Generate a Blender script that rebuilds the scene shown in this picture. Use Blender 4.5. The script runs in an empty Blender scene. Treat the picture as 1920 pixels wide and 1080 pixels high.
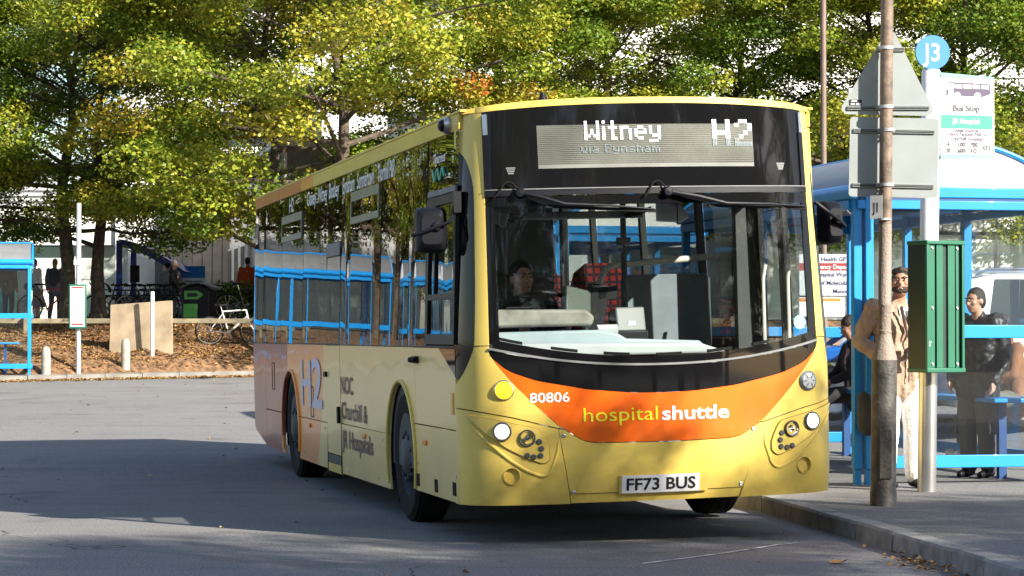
import bpy, bmesh, math, random
import numpy as np
from mathutils import Vector, Matrix, Euler

SC = bpy.context.scene
COL = SC.collection
PI = math.pi
R = math.radians

# ------------------------------------------------------------------ camera
cam_d = bpy.data.cameras.new('camera')
cam = bpy.data.objects.new('camera', cam_d)
COL.objects.link(cam)
cam_d.sensor_width = 36.0
cam_d.lens = 36.0 * 4700 / 1920
cam_d.clip_start = 0.1
cam_d.clip_end = 3000
cam.location = (0, 0, 1.36)
cam.rotation_euler = (R(90) + math.atan(88 / 4700), 0, 0)
SC.camera = cam

# ------------------------------------------------------------------ light
SUN = Vector((3.9, -3.25, 2.80)).normalized()          # towards the sun
W = bpy.data.worlds.new('World')
SC.world = W
W.use_nodes = True
wn = W.node_tree.nodes
bg = wn['Background']
sky = wn.new('ShaderNodeTexSky')
sky.sky_type = 'NISHITA'
sky.sun_disc = False
sky.sun_elevation = math.asin(SUN.z)
sky.sun_rotation = math.atan2(SUN.x, SUN.y)
sky.altitude = 80
sky.air_density = 1.0
sky.dust_density = 1.2
sky.ozone_density = 1.0
W.node_tree.links.new(sky.outputs[0], bg.inputs[0])
bg.inputs[1].default_value = 0.095
sd = bpy.data.lights.new('sun', 'SUN')
sd.energy = 5.0
sd.angle = R(0.53)
sd.color = (1.0, 0.93, 0.80)
sun = bpy.data.objects.new('sun', sd)
COL.objects.link(sun)
sun.rotation_euler = SUN.to_track_quat('Z', 'Y').to_euler()
sun.location = SUN * 60

vs = SC.view_settings
vs.view_transform = 'Standard'
vs.look = 'None'
vs.gamma = 1.0
vs.use_curve_mapping = False
vs.exposure = 1.4
SC.render.engine = 'CYCLES'
SC.cycles.use_denoising = True
SC.cycles.max_bounces = 10
SC.cycles.transparent_max_bounces = 24
SC.cycles.glossy_bounces = 5
SC.cycles.caustics_reflective = False
SC.cycles.caustics_refractive = False
SC.cycles.sample_clamp_indirect = 6.0

rnd = random.Random(7)

# ------------------------------------------------------------------ materials
def nt(m):
    m.use_nodes = True
    return m.node_tree.nodes, m.node_tree.links

def pbr(name, col, rough=0.6, metal=0.0, var=0.12, vs_=4.0, bump=0.0, bs=60.0, coat=0.0, emit=None, es=0.0, spec=0.5, dirt=None, trans=0.0):
    """Principled with a noise-varied base colour and optional fine relief."""
    m = bpy.data.materials.new(name)
    n, l = nt(m)
    b = n['Principled BSDF']
    b.inputs['Roughness'].default_value = rough
    b.inputs['Metallic'].default_value = metal
    b.inputs['Specular IOR Level'].default_value = spec
    b.inputs['Coat Weight'].default_value = coat
    b.inputs['Coat Roughness'].default_value = 0.04
    tc = n.new('ShaderNodeTexCoord')
    if var > 0 or dirt:
        no = n.new('ShaderNodeTexNoise')
        no.inputs['Scale'].default_value = vs_
        no.inputs['Detail'].default_value = 5
        l.new(tc.outputs['Object'], no.inputs['Vector'])
        cr = n.new('ShaderNodeValToRGB')
        c0 = [max(0, c * (1 - var * 1.6)) for c in col]
        c1 = [min(1, c * (1 + var * 1.3)) for c in col]
        if dirt: c0 = dirt
        cr.color_ramp.elements[0].position = 0.3
        cr.color_ramp.elements[1].position = 0.7
        cr.color_ramp.elements[0].color = (*c0, 1)
        cr.color_ramp.elements[1].color = (*c1, 1)
        l.new(no.outputs['Fac'], cr.inputs['Fac'])
        l.new(cr.outputs['Color'], b.inputs['Base Color'])
    else:
        b.inputs['Base Color'].default_value = (*col, 1)
    if bump > 0:
        nb = n.new('ShaderNodeTexNoise')
        nb.inputs['Scale'].default_value = bs
        nb.inputs['Detail'].default_value = 3
        l.new(tc.outputs['Object'], nb.inputs['Vector'])
        bp = n.new('ShaderNodeBump')
        bp.inputs['Strength'].default_value = bump
        bp.inputs['Distance'].default_value = 0.02
        l.new(nb.outputs['Fac'], bp.inputs['Height'])
        l.new(bp.outputs['Normal'], b.inputs['Normal'])
    if emit:
        b.inputs['Emission Color'].default_value = (*emit, 1)
        b.inputs['Emission Strength'].default_value = es
    return m

def glass(name, tint=(0.8, 0.85, 0.85), wav=0.0, ws=(1.5, 1.5, 0.25), rough=0.0, ior=1.5, milky=0.0):
    """Thin architectural glass: Fresnel mirror over a tinted clear pane."""
    m = bpy.data.materials.new(name)
    n, l = nt(m)
    n.remove(n['Principled BSDF'])
    out = n['Material Output']
    tr = n.new('ShaderNodeBsdfTransparent')
    tr.inputs[0].default_value = (*tint, 1)
    gl = n.new('ShaderNodeBsdfGlossy')
    gl.inputs['Roughness'].default_value = rough
    ge = n.new('ShaderNodeNewGeometry')
    io = n.new('ShaderNodeMix')
    io.inputs[2].default_value = ior
    io.inputs[3].default_value = 1.0 / ior
    l.new(ge.outputs['Backfacing'], io.inputs[0])
    fr = n.new('ShaderNodeFresnel')
    l.new(io.outputs[0], fr.inputs['IOR'])
    mx = n.new('ShaderNodeMixShader')
    l.new(fr.outputs[0], mx.inputs[0])
    base = tr.outputs[0]
    if milky > 0:
        df = n.new('ShaderNodeBsdfDiffuse')
        df.inputs[0].default_value = (0.7, 0.7, 0.7, 1)
        m2 = n.new('ShaderNodeMixShader')
        m2.inputs[0].default_value = milky
        l.new(tr.outputs[0], m2.inputs[1]); l.new(df.outputs[0], m2.inputs[2])
        base = m2.outputs[0]
    l.new(base, mx.inputs[1])
    l.new(gl.outputs[0], mx.inputs[2])
    l.new(mx.outputs[0], out.inputs[0])
    if wav > 0:
        tc = n.new('ShaderNodeTexCoord')
        mp = n.new('ShaderNodeMapping')
        mp.inputs['Scale'].default_value = ws
        no = n.new('ShaderNodeTexNoise')
        no.inputs['Scale'].default_value = 1.0
        no.inputs['Detail'].default_value = 1.0
        bp = n.new('ShaderNodeBump')
        bp.inputs['Strength'].default_value = 1.0
        bp.inputs['Distance'].default_value = wav
        l.new(tc.outputs['Object'], mp.inputs[0]); l.new(mp.outputs[0], no.inputs['Vector'])
        l.new(no.outputs['Fac'], bp.inputs['Height'])
        l.new(bp.outputs[0], gl.inputs['Normal'])
    return m

M = {}
M['black_rubber'] = pbr('black_rubber', (0.011, 0.011, 0.012), 0.85, bump=0.15, bs=90, spec=.2)
M['black_plastic'] = pbr('black_plastic', (0.007, 0.0075, 0.011), 0.45, bump=0.08, bs=160, spec=.22)
M['black_gloss'] = pbr('black_gloss', (0.006, 0.006, 0.007), 0.04, var=0.0, spec=.28)
M['dark_grey'] = pbr('dark_grey', (0.055, 0.058, 0.062), 0.6)
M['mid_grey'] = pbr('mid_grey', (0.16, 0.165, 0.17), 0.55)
M['pale_grey'] = pbr('pale_grey', (0.5, 0.52, 0.54), 0.5)
M['white'] = pbr('white', (0.78, 0.78, 0.78), 0.5, var=0.04)
M['white_print'] = pbr('white_print', (0.8, 0.8, 0.8), 0.4, var=0.0)
M['black_print'] = pbr('black_print', (0.012, 0.012, 0.012), 0.5, var=0.0)
M['steel'] = pbr('steel', (0.5, 0.5, 0.5), 0.32, 0.9, var=0.1, vs_=9)
M['galv'] = pbr('galv', (0.42, 0.44, 0.45), 0.5, 0.35, var=0.14, vs_=6)
M['chrome'] = pbr('chrome', (0.7, 0.7, 0.72), 0.08, 1.0, var=0.0)

# ------------------------------------------------------------------ geometry helpers
class MB:
    def __init__(s):
        s.v = []; s.f = []; s.mi = []
    def add(s, vs_, fs, mi=0):
        o = len(s.v)
        s.v.extend([tuple(p) for p in vs_])
        for f in fs:
            s.f.append([i + o for i in f]); s.mi.append(mi)
        return s
    def box(s, c, d, rot=None, mi=0):
        x, y, z = d[0] / 2, d[1] / 2, d[2] / 2
        P = [Vector((a * x, b * y, e * z)) for e in (-1, 1) for b in (-1, 1) for a in (-1, 1)]
        if rot is not None:
            rm = rot if isinstance(rot, Matrix) else Euler(rot).to_matrix()
            P = [rm @ p for p in P]
        c = Vector(c)
        return s.add([p + c for p in P], [(0, 2, 3, 1), (4, 5, 7, 6), (0, 1, 5, 4), (2, 6, 7, 3), (0, 4, 6, 2), (1, 3, 7, 5)], mi)
    def box2(s, a, b, mi=0):
        return s.box([(a[i] + b[i]) / 2 for i in range(3)], [abs(b[i] - a[i]) for i in range(3)], None, mi)
    def bar(s, p, q, w, h=None, up=(0, 0, 1), mi=0):
        """box beam from p to q, w across, h along 'up'"""
        h = w if h is None else h
        p, q = Vector(p), Vector(q)
        d = (q - p); L = d.length; d.normalize()
        u = Vector(up)
        if abs(d.dot(u)) > 0.99: u = Vector((1, 0, 0))
        sx = d.cross(u).normalized(); u = sx.cross(d)
        rm = Matrix((sx, d, u)).transposed()
        return s.box((p + q) / 2, (w, L, h), rm, mi)
    def tube(s, pts, r, n=8, cap=True, mi=0, closed=False):
        pts = [Vector(p) for p in pts]
        m = len(pts)
        rs = r if isinstance(r, (list, tuple)) else [r] * m
        vs_ = []; fs = []
        prev = None
        for i, p in enumerate(pts):
            if closed: t = pts[(i + 1) % m] - pts[i - 1]
            else: t = pts[min(i + 1, m - 1)] - pts[max(i - 1, 0)]
            t.normalize()
            if prev is None:
                a = Vector((0, 0, 1)) if abs(t.z) < 0.9 else Vector((1, 0, 0))
                x = t.cross(a).normalized()
            else:
                x = (prev - t * prev.dot(t)).normalized()
            prev = x
            y = t.cross(x)
            for k in range(n):
                an = 2 * PI * k / n
                vs_.append(p + (x * math.cos(an) + y * math.sin(an)) * rs[i])
        for i in range(m if closed else m - 1):
            j = (i + 1) % m
            for k in range(n):
                k2 = (k + 1) % n
                fs.append((i * n + k, i * n + k2, j * n + k2, j * n + k))
        if cap and not closed:
            fs.append(tuple(range(n - 1, -1, -1)))
            fs.append(tuple((m - 1) * n + k for k in range(n)))
        return s.add(vs_, fs, mi)
    def lathe(s, prof, n=24, mat=None, mi=0, cap=False):
        """profile of (radius, height) round local Z, moved by mat"""
        mat = mat or Matrix()
        vs_ = []; fs = []
        for r, z in prof:
            for k in range(n):
                a = 2 * PI * k / n
                vs_.append(mat @ Vector((r * math.cos(a), r * math.sin(a), z)))
        for i in range(len(prof) - 1):
            for k in range(n):
                k2 = (k + 1) % n
                fs.append((i * n + k, i * n + k2, (i + 1) * n + k2, (i + 1) * n + k))
        if cap:
            fs.append(tuple(range(n - 1, -1, -1)))
            fs.append(tuple((len(prof) - 1) * n + k for k in range(n)))
        return s.add(vs_, fs, mi)
    def prism(s, poly, fn, c0, c1, mi=0):
        """polygon (a,b) extruded from c0 to c1 through fn(a,b,c)"""
        n = len(poly)
        vs_ = [fn(a, b, c0) for a, b in poly] + [fn(a, b, c1) for a, b in poly]
        fs = [tuple(range(n)), tuple(range(2 * n - 1, n - 1, -1))]
        for i in range(n):
            j = (i + 1) % n
            fs.append((i, i + n, j + n, j))
        return s.add(vs_, fs, mi)
    def patch(s, fn, na, nb, th=None, mi=0):
        """grid fn(a,b,side) a,b in 0..1; with th a closed slab (side 0 front, 1 back)"""
        vs_ = []; fs = []
        for sd_ in ((0, 1) if th else (0,)):
            for i in range(na + 1):
                for j in range(nb + 1):
                    vs_.append(fn(i / na, j / nb, sd_))
        N = (na + 1) * (nb + 1)
        ix = lambda i, j: i * (nb + 1) + j
        for i in range(na):
            for j in range(nb):
                q = (ix(i, j), ix(i + 1, j), ix(i + 1, j + 1), ix(i, j + 1))
                fs.append(q)
                if th: fs.append(tuple(N + k for k in reversed(q)))
        if th:
            for i in range(na):
                a, b = ix(i, 0), ix(i + 1, 0); fs.append((b, a, a + N, b + N))
                a, b = ix(i, nb), ix(i + 1, nb); fs.append((a, b, b + N, a + N))
            for j in range(nb):
                a, b = ix(0, j), ix(0, j + 1); fs.append((a, b, b + N, a + N))
                a, b = ix(na, j), ix(na, j + 1); fs.append((b, a, a + N, b + N))
        return s.add(vs_, fs, mi)
    def ball(s, c, r, n=12, m=8, mat=None, mi=0):
        r = (r, r, r) if not isinstance(r, (tuple, list)) else r
        c = Vector(c)
        vs_ = []; fs = []
        for i in range(m + 1):
            t = PI * i / m
            for k in range(n):
                a = 2 * PI * k / n
                p = Vector((r[0] * math.sin(t) * math.cos(a), r[1] * math.sin(t) * math.sin(a), r[2] * math.cos(t)))
                if mat is not None: p = mat @ p
                vs_.append(p + c)
        for i in range(m):
            for k in range(n):
                k2 = (k + 1) % n
                fs.append((i * n + k, (i + 1) * n + k, (i + 1) * n + k2, i * n + k2))
        return s.add(vs_, fs, mi)
    def mesh(s, name, mats, smooth=35):
        me = bpy.data.meshes.new(name)
        me.from_pydata(s.v, [], s.f)
        for m in (mats if isinstance(mats, (list, tuple)) else [mats]):
            me.materials.append(M[m] if isinstance(m, str) else m)
        if any(s.mi): me.polygons.foreach_set('material_index', s.mi)
        bm = bmesh.new(); bm.from_mesh(me)
        bmesh.ops.remove_doubles(bm, verts=bm.verts, dist=1e-6)
        bmesh.ops.recalc_face_normals(bm, faces=bm.faces)
        bm.to_mesh(me); bm.free()
        if smooth:
            me.polygons.foreach_set('use_smooth', [True] * len(me.polygons))
            me.set_sharp_from_angle(angle=R(smooth))
        me.update()
        return me
    def build(s, name, mats, parent=None, smooth=35, bev=0.0, **kw):
        o = bpy.data.objects.new(name, s.mesh(name, mats, smooth))
        COL.objects.link(o)
        if parent is not None: o.parent = parent
        if bev > 0:
            b = o.modifiers.new('bevel', 'BEVEL'); b.width = bev; b.segments = 2; b.limit_method = 'ANGLE'; b.angle_limit = R(40)
        for k, v in kw.items(): o[k] = v
        return o

def thing(name, label, cat, loc=(0, 0, 0), rz=0.0, group=None):
    o = bpy.data.objects.new(name, None)
    COL.objects.link(o)
    o.location = loc
    o.rotation_euler = (0, 0, rz)
    o.empty_display_size = 0.2
    o['label'] = label; o['category'] = cat
    if group: o['group'] = group
    return o

def tag(o, label, cat, group=None):
    o['label'] = label; o['category'] = cat
    if group: o['group'] = group
    return o

def dup(root, loc, rz=None, label=None, scale=None):
    """copy of a thing, its parts and sub-parts (mesh data shared)"""
    def cp(o, par):
        c = o.copy(); COL.objects.link(c)
        if par is not None: c.parent = par
        for ch in list(o.children): cp(ch, c)
        return c
    r = cp(root, None)
    r.location = loc
    if rz is not None: r.rotation_euler = (0, 0, rz)
    if scale: r.scale = scale
    if label: r['label'] = label
    return r

_txt_cache = {}
def text_geo(s, size, bold=0.0, align='CENTER', sx=1.0, res=3):
    """flat lettering outline -> (verts 2d, faces); origin on the baseline"""
    key = (s, size, bold, align, sx)
    if key in _txt_cache: return _txt_cache[key]
    cu = bpy.data.curves.new('lettering', 'FONT')
    cu.body = s; cu.size = size; cu.align_x = align; cu.offset = bold; cu.resolution_u = res
    o = bpy.data.objects.new('lettering', cu)
    COL.objects.link(o)
    dg = bpy.context.evaluated_depsgraph_get()
    me = bpy.data.meshes.new_from_object(o.evaluated_get(dg))
    vs_ = [(v.co.x * sx, v.co.y) for v in me.vertices]
    fs = [tuple(p.vertices) for p in me.polygons]
    bpy.data.objects.remove(o); bpy.data.curves.remove(cu); bpy.data.meshes.remove(me)
    _txt_cache[key] = (vs_, fs)
    return vs_, fs

def text_mb(mb, s, size, fn, bold=0.0, align='CENTER', sx=1.0, mi=0):
    v, f = text_geo(s, size, bold, align, sx)
    return mb.add([fn(a, b) for a, b in v], f, mi)

def lerp(a, b, t): return a + (b - a) * t
def sm(t):
    t = max(0.0, min(1.0, t)); return t * t * (3 - 2 * t)
def pw(xs, ys, d=0.0):
    """piecewise-linear lookup, rounded over +-d"""
    xs = np.array(xs); ys = np.array(ys)
    def f(x):
        if d == 0: return float(np.interp(x, xs, ys))
        return float(np.mean(np.interp([x - d, x - d / 2, x, x + d / 2, x + d], xs, ys)))
    return f

def ground_z(x, y):
    """road level: flat by the bus, rising gently to the far kerb"""
    return 0.0133 * max(0.0, y - 24.0) if y < 60 else 0.0133 * 36
# ================================================================== ground, road, pavements
def asphalt(name, c0, c1, agg=220.0, leaf=False, crack=True):
    m = bpy.data.materials.new(name)
    n, l = nt(m); b = n['Principled BSDF']
    b.inputs['Roughness'].default_value = 0.88
    b.inputs['Specular IOR Level'].default_value = 0.35
    tc = n.new('ShaderNodeTexCoord')
    def noise(s, d=4, ro=.6, mp=None):
        x = n.new('ShaderNodeTexNoise'); x.inputs['Scale'].default_value = s; x.inputs['Detail'].default_value = d; x.inputs['Roughness'].default_value = ro
        if mp:
            q = n.new('ShaderNodeMapping'); q.inputs['Scale'].default_value = mp
            l.new(tc.outputs['Object'], q.inputs[0]); l.new(q.outputs[0], x.inputs['Vector'])
        else: l.new(tc.outputs['Object'], x.inputs['Vector'])
        return x.outputs['Fac']
    a = noise(.35, 6); g = noise(agg, 2, .8); st = noise(1.0, 5, .6, (.25, 2.2, 1))
    m1 = n.new('ShaderNodeMix'); m1.data_type = 'RGBA'
    m1.inputs[6].default_value = (*c0, 1); m1.inputs[7].default_value = (*c1, 1)
    mr = n.new('ShaderNodeMapRange'); mr.inputs[1].default_value = .3; mr.inputs[2].default_value = .7
    ad = n.new('ShaderNodeMath'); ad.operation = 'ADD'
    l.new(a, ad.inputs[0]); l.new(st, ad.inputs[1])
    hf = n.new('ShaderNodeMath'); hf.operation = 'MULTIPLY'; hf.inputs[1].default_value = .5
    l.new(ad.outputs[0], hf.inputs[0]); l.new(hf.outputs[0], mr.inputs[0]); l.new(mr.outputs[0], m1.inputs[0])
    # pale and dark aggregate
    cr = n.new('ShaderNodeValToRGB')
    cr.color_ramp.elements[0].position = .32; cr.color_ramp.elements[1].position = .70
    cr.color_ramp.elements[0].color = (.45, .45, .46, 1); cr.color_ramp.elements[1].color = (1.55, 1.53, 1.5, 1)
    l.new(g, cr.inputs[0])
    m2 = n.new('ShaderNodeMix'); m2.data_type = 'RGBA'; m2.blend_type = 'MULTIPLY'; m2.inputs[0].default_value = 1
    l.new(m1.outputs[2], m2.inputs[6]); l.new(cr.outputs[0], m2.inputs[7])
    src = m2.outputs[2]
    if crack:
        vo = n.new('ShaderNodeTexVoronoi'); vo.feature = 'DISTANCE_TO_EDGE'; vo.inputs['Scale'].default_value = .22
        q = n.new('ShaderNodeMapping'); q.inputs['Scale'].default_value = (.5, 1.3, 1)
        wn_ = n.new('ShaderNodeTexNoise'); wn_.inputs['Scale'].default_value = 1.5
        l.new(tc.outputs['Object'], wn_.inputs['Vector'])
        mv = n.new('ShaderNodeMix'); mv.data_type = 'VECTOR'; mv.inputs[0].default_value = .3
        l.new(tc.outputs['Object'], mv.inputs[4]); l.new(wn_.outputs['Color'], mv.inputs[5])
        l.new(mv.outputs[1], q.inputs[0]); l.new(q.outputs[0], vo.inputs['Vector'])
        lt = n.new('ShaderNodeMath'); lt.operation = 'LESS_THAN'; lt.inputs[1].default_value = .0007
        l.new(vo.outputs['Distance'], lt.inputs[0])
        m3 = n.new('ShaderNodeMix'); m3.data_type = 'RGBA'; m3.inputs[7].default_value = (.06, .06, .062, 1)
        l.new(lt.outputs[0], m3.inputs[0]); l.new(src, m3.inputs[6]); src = m3.outputs[2]
    # oil drips and scuffed patches
    ol = noise(.9, 3, .5); orr = n.new('ShaderNodeMapRange'); orr.inputs[1].default_value = .60; orr.inputs[2].default_value = .74; orr.inputs[3].default_value = 1.0; orr.inputs[4].default_value = .62
    l.new(ol, orr.inputs[0])
    dr_ = noise(5.0, 2, .5); dm = n.new('ShaderNodeMapRange'); dm.inputs[1].default_value = .70; dm.inputs[2].default_value = .76; dm.inputs[3].default_value = 1.0; dm.inputs[4].default_value = .55
    l.new(dr_, dm.inputs[0])
    om = n.new('ShaderNodeMath'); om.operation = 'MULTIPLY'; l.new(orr.outputs[0], om.inputs[0]); l.new(dm.outputs[0], om.inputs[1])
    m4 = n.new('ShaderNodeVectorMath'); m4.operation = 'SCALE'; l.new(src, m4.inputs[0]); l.new(om.outputs[0], m4.inputs['Scale']); src = m4.outputs[0]
    l.new(src, b.inputs['Base Color'])
    bp = n.new('ShaderNodeBump'); bp.inputs['Strength'].default_value = .55; bp.inputs['Distance'].default_value = .012
    l.new(g, bp.inputs['Height']); l.new(bp.outputs[0], b.inputs['Normal'])
    return m
M['asphalt'] = asphalt('asphalt', (.15, .148, .15), (.215, .21, .206), 60)
M['footway'] = asphalt('footway_asphalt', (.14, .138, .138), (.21, .205, .197), 70)
M['far_footway'] = asphalt('far_footway', (.20, .19, .175), (.27, .255, .235), 40, crack=False)
M['kerb'] = pbr('kerb_concrete', (.24, .235, .225), .85, var=.22, vs_=6, bump=.4, bs=120)
M['kerb_far'] = pbr('kerb_far_concrete', (.17, .163, .15), .85, var=.16, vs_=5)
M['soil'] = pbr('plaza_paving', (.33, .32, .30), .9, var=.15, vs_=.8)
M['mulch'] = pbr('bark_mulch', (.16, .088, .042), .95, var=.5, vs_=7, bump=.8, bs=18)

def grid(name, xs, ys, zf, mat, **k):
    mb = MB(); nx, ny = len(xs), len(ys)
    mb.v = [(x, y, zf(x, y)) for x in xs for y in ys]
    for i in range(nx - 1):
        for j in range(ny - 1):
            mb.f.append([i * ny + j, (i + 1) * ny + j, (i + 1) * ny + j + 1, i * ny + j + 1]); mb.mi.append(0)
    o = mb.build(name, mat); o['kind'] = 'structure'
    for q, w in k.items(): o[q] = w
    return o
grid('road', list(np.linspace(-90, 90, 31)), [-120, -60, -20, 0, 10, 20, 24] + list(np.linspace(27, 64, 14)), lambda x, y: ground_z(x, y), 'asphalt')
FK = pw([-90, -20, -10.7, -5.8, 0, 12, 40, 90], [20, 46, 52.6, 56.4, 58.6, 60.4, 62, 64], .5)    # far kerb line Y(X)
TOPZ = 1.745
def far_pave_back(x): return FK(x) + 1.55
xs = list(np.linspace(-60, 60, 81))
mb = MB()
mb.patch(lambda a, b, s_: (lerp(-40, 40, a), lerp(FK(lerp(-40, 40, a)) + .02, far_pave_back(lerp(-40, 40, a)), b), ground_z(0, FK(lerp(-40, 40, a))) + .115), 80, 3)
fpv = mb.build('far_pavement', 'far_footway', kind='structure')
# far kerb stones in view
x = -13.6
fk_me = MB().box((0, 0, 0), (.9, .14, .20)).mesh('kerb_stone', 'kerb_far')
while x < -3.2:
    o = bpy.data.objects.new('kerb_stone', fk_me); COL.objects.link(o); o.parent = fpv
    sl = math.atan2(FK(x + .4) - FK(x - .4), .8)
    o.location = (x, FK(x) - .05, ground_z(0, FK(x)) + .02 + rnd.uniform(-.006, .006)); o.rotation_euler = (rnd.uniform(-.02, .02), 0, sl)
    x += .915 * math.cos(sl)
# the bank of bark mulch
def bank_z(x, y):
    y0 = far_pave_back(x)
    t = (y - y0) / max(.5, (63.0 - y0))
    z0 = ground_z(0, FK(x)) + .09
    w = .05 * math.sin(x * 2.1 + y * 1.3) + .03 * math.sin(x * 5.3 - y * 2.7)
    return lerp(z0, TOPZ - .02, max(0, min(1, t)) ** .62) + w * (1 if .05 < t < .95 else 0)
mb = MB()
mb.patch(lambda a, b, s_: (lambda X: (lambda Y: (X, Y, bank_z(X, Y)))(lerp(far_pave_back(X) - .02, 63.05, b)))(lerp(-40, 40, a)), 260, 22)
bank = mb.build('bark_bank', 'mulch', kind='structure')
mb = MB().add([(-400, 63, TOPZ), (400, 63, TOPZ), (400, 700, TOPZ), (-400, 700, TOPZ)], [(0, 1, 2, 3)])
mb.build('plaza', 'soil', kind='structure')

# near pavement: a long island beside the bus, left edge is the kerb
KL = pw([-40, 5, 8, 10.5, 12, 13.07, 13.77, 14.63, 15.53, 16.73, 17.74, 19.33, 23.3, 27.3, 32, 37.5, 41, 44], [3.1, 3.05, 2.95, 2.86, 2.78, 2.70, 2.633, 2.53, 2.415, 2.274, 2.122, 1.92, 1.02, .12, -.95, -2.2, -2.9, -1.6], .3)
KR = pw([-40, 20, 23.5, 27, 31, 36, 42, 44], [7.2, 7.0, 5.6, 4.4, 3.3, 2.2, .8, -.8], .5)
ys = list(np.linspace(-40, 4, 6)) + list(np.linspace(5, 44, 100))
mb = MB()
mb.v = []
for i, y in enumerate(ys):
    for j in range(9):
        t = j / 8
        x = lerp(KL(y) + .13, KR(y), t)
        mb.v.append((x, y, ground_z(x, y) + .118))
    mb.v.append((KR(y), y, ground_z(0, y) - .05))
for i in range(len(ys) - 1):
    for j in range(9):
        mb.f.append([i * 10 + j, i * 10 + j + 1, (i + 1) * 10 + j + 1, (i + 1) * 10 + j]); mb.mi.append(0)
pav = mb.build('pavement', 'footway', kind='structure')
y = 6.0
while y < 40:
    L = .88 if y < 13.2 or y > 15.2 else .62
    y2 = y + L
    a = Vector((KL(y), y)); b_ = Vector((KL(y2), y2))
    d = (b_ - a).normalized(); nrm = Vector((d.y, -d.x))
    j = .010
    z0, z1 = ground_z(0, y), ground_z(0, y2)
    a2 = a + d * j; b2 = b_ - d * j
    pts = []
    w = .145
    for (p, z) in ((a2, z0), (b2, z1)):
        for (o_, h_) in ((-.006, -.06), (0.004, .105), (.018, .122), (w, .124), (w, -.06)):
            q = p + nrm * o_
            pts.append((q.x, q.y, z + h_))
    kb = MB().add(pts, [(0, 1, 6, 5), (1, 2, 7, 6), (2, 3, 8, 7), (3, 4, 9, 8), (0, 4, 3, 2, 1), (5, 6, 7, 8, 9)])
    o = kb.build('kerb_stone', 'kerb', pav)
    o.location = (rnd.uniform(-.006, .006), 0, rnd.uniform(-.004, .004))
    y = y2

# worn paint on the road by the bus's nose
M['worn_paint'] = pbr('worn_paint', (.52, .51, .49), .8, var=.55, vs_=9)
mb = MB()
pts = [(.75, 14.9), (1.109, 15.36), (1.45, 15.85), (1.70, 16.25), (1.87, 16.43)]
for (a, b_) in zip(pts[:-1], pts[1:]):
    mb.add([(a[0], a[1], .004), (b_[0], b_[1], .004), (b_[0] + .035, b_[1] - .01, .004), (a[0] + .035, a[1] - .01, .004)], [(0, 1, 2, 3)])
mb.build('worn_road_line', 'worn_paint', kind='structure')

M['tar'] = pbr('tar_seal', (.03, .03, .032), .7, var=.2)
for (x0, y0, x1, y1, w) in ((-5.1, 41.2, -3.0, 41.9, .10), (-3.75, 33.0, -2.0, 33.0, .07), (-1.9, 25.2, -1.5, 26.6, .012)):
    d_ = Vector((x1 - x0, y1 - y0, 0)).normalized(); p_ = Vector((-d_.y, d_.x, 0)) * w / 2
    MB().add([(x0, y0, ground_z(0, y0) + .004)] + [(xx + sx_ * p_.x, yy + sx_ * p_.y, ground_z(0, yy) + .0042) for xx, yy, sx_ in ((lerp(x0, x1, .4), lerp(y0, y1, .4), -1), (x1, y1, -1), (x1, y1, 1), (lerp(x0, x1, .4), lerp(y0, y1, .4), 1))], [(0, 1, 2, 3, 4)]).build('tar_seam', 'tar', kind='structure')
# ------------------------------------------------------------------ fallen leaves
def leaf_scatter(name, pts, size, cols, label=None):
    """one loose mesh of folded leaves lying on the ground"""
    n_ = len(pts)
    V = np.zeros((n_ * 4, 3)); rs = np.random.RandomState(3)
    a = rs.uniform(0, 2 * PI, n_); s = size * rs.uniform(.6, 1.3, n_)
    c, si = np.cos(a), np.sin(a)
    base = np.array([(0, .5, 0), (.32, 0, .16), (0, -.5, 0.02), (-.32, 0, .2)])
    for k in range(4):
        V[k::4, 0] = pts[:, 0] + s * (c * base[k, 0] - si * base[k, 1])
        V[k::4, 1] = pts[:, 1] + s * (si * base[k, 0] + c * base[k, 1])
        V[k::4, 2] = pts[:, 2] + .006 + s * base[k, 2] * rs.uniform(.3, 2.8, n_)
    me = bpy.data.meshes.new(name)
    me.vertices.add(n_ * 4); me.vertices.foreach_set('co', V.ravel())
    me.loops.add(n_ * 4); me.loops.foreach_set('vertex_index', np.arange(n_ * 4))
    me.polygons.add(n_); me.polygons.foreach_set('loop_start', np.arange(0, n_ * 4, 4)); me.polygons.foreach_set('loop_total', np.full(n_, 4))
    at = me.attributes.new('hue', 'FLOAT', 'FACE'); at.data.foreach_set('value', rs.uniform(0, 1, n_).astype(np.float32))
    me.update(); me.validate()
    me.materials.append(cols)
    o = bpy.data.objects.new(name, me); COL.objects.link(o); o['kind'] = 'stuff'
    return o
def hue_mat(name, stops, trans=.0, rough=.6):
    m = bpy.data.materials.new(name)
    n, l = nt(m); b = n['Principled BSDF']; out = n['Material Output']
    b.inputs['Roughness'].default_value = rough
    b.inputs['Specular IOR Level'].default_value = .35
    at = n.new('ShaderNodeAttribute'); at.attribute_name = 'hue'
    cr = n.new('ShaderNodeValToRGB')
    e = cr.color_ramp.elements
    e[0].position, e[0].color = stops[0][0], (*stops[0][1], 1)
    e[1].position, e[1].color = stops[-1][0], (*stops[-1][1], 1)
    for p_, c_ in stops[1:-1]:
        x_ = e.new(p_); x_.color = (*c_, 1)
    l.new(at.outputs['Fac'], cr.inputs[0]); l.new(cr.outputs[0], b.inputs['Base Color'])
    if trans:
        t = n.new('ShaderNodeBsdfTranslucent'); l.new(cr.outputs[0], t.inputs[0])
        mx = n.new('ShaderNodeMixShader'); mx.inputs[0].default_value = trans
        l.new(b.outputs[0], mx.inputs[1]); l.new(t.outputs[0], mx.inputs[2]); l.new(mx.outputs[0], out.inputs[0])
    return m
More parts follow.
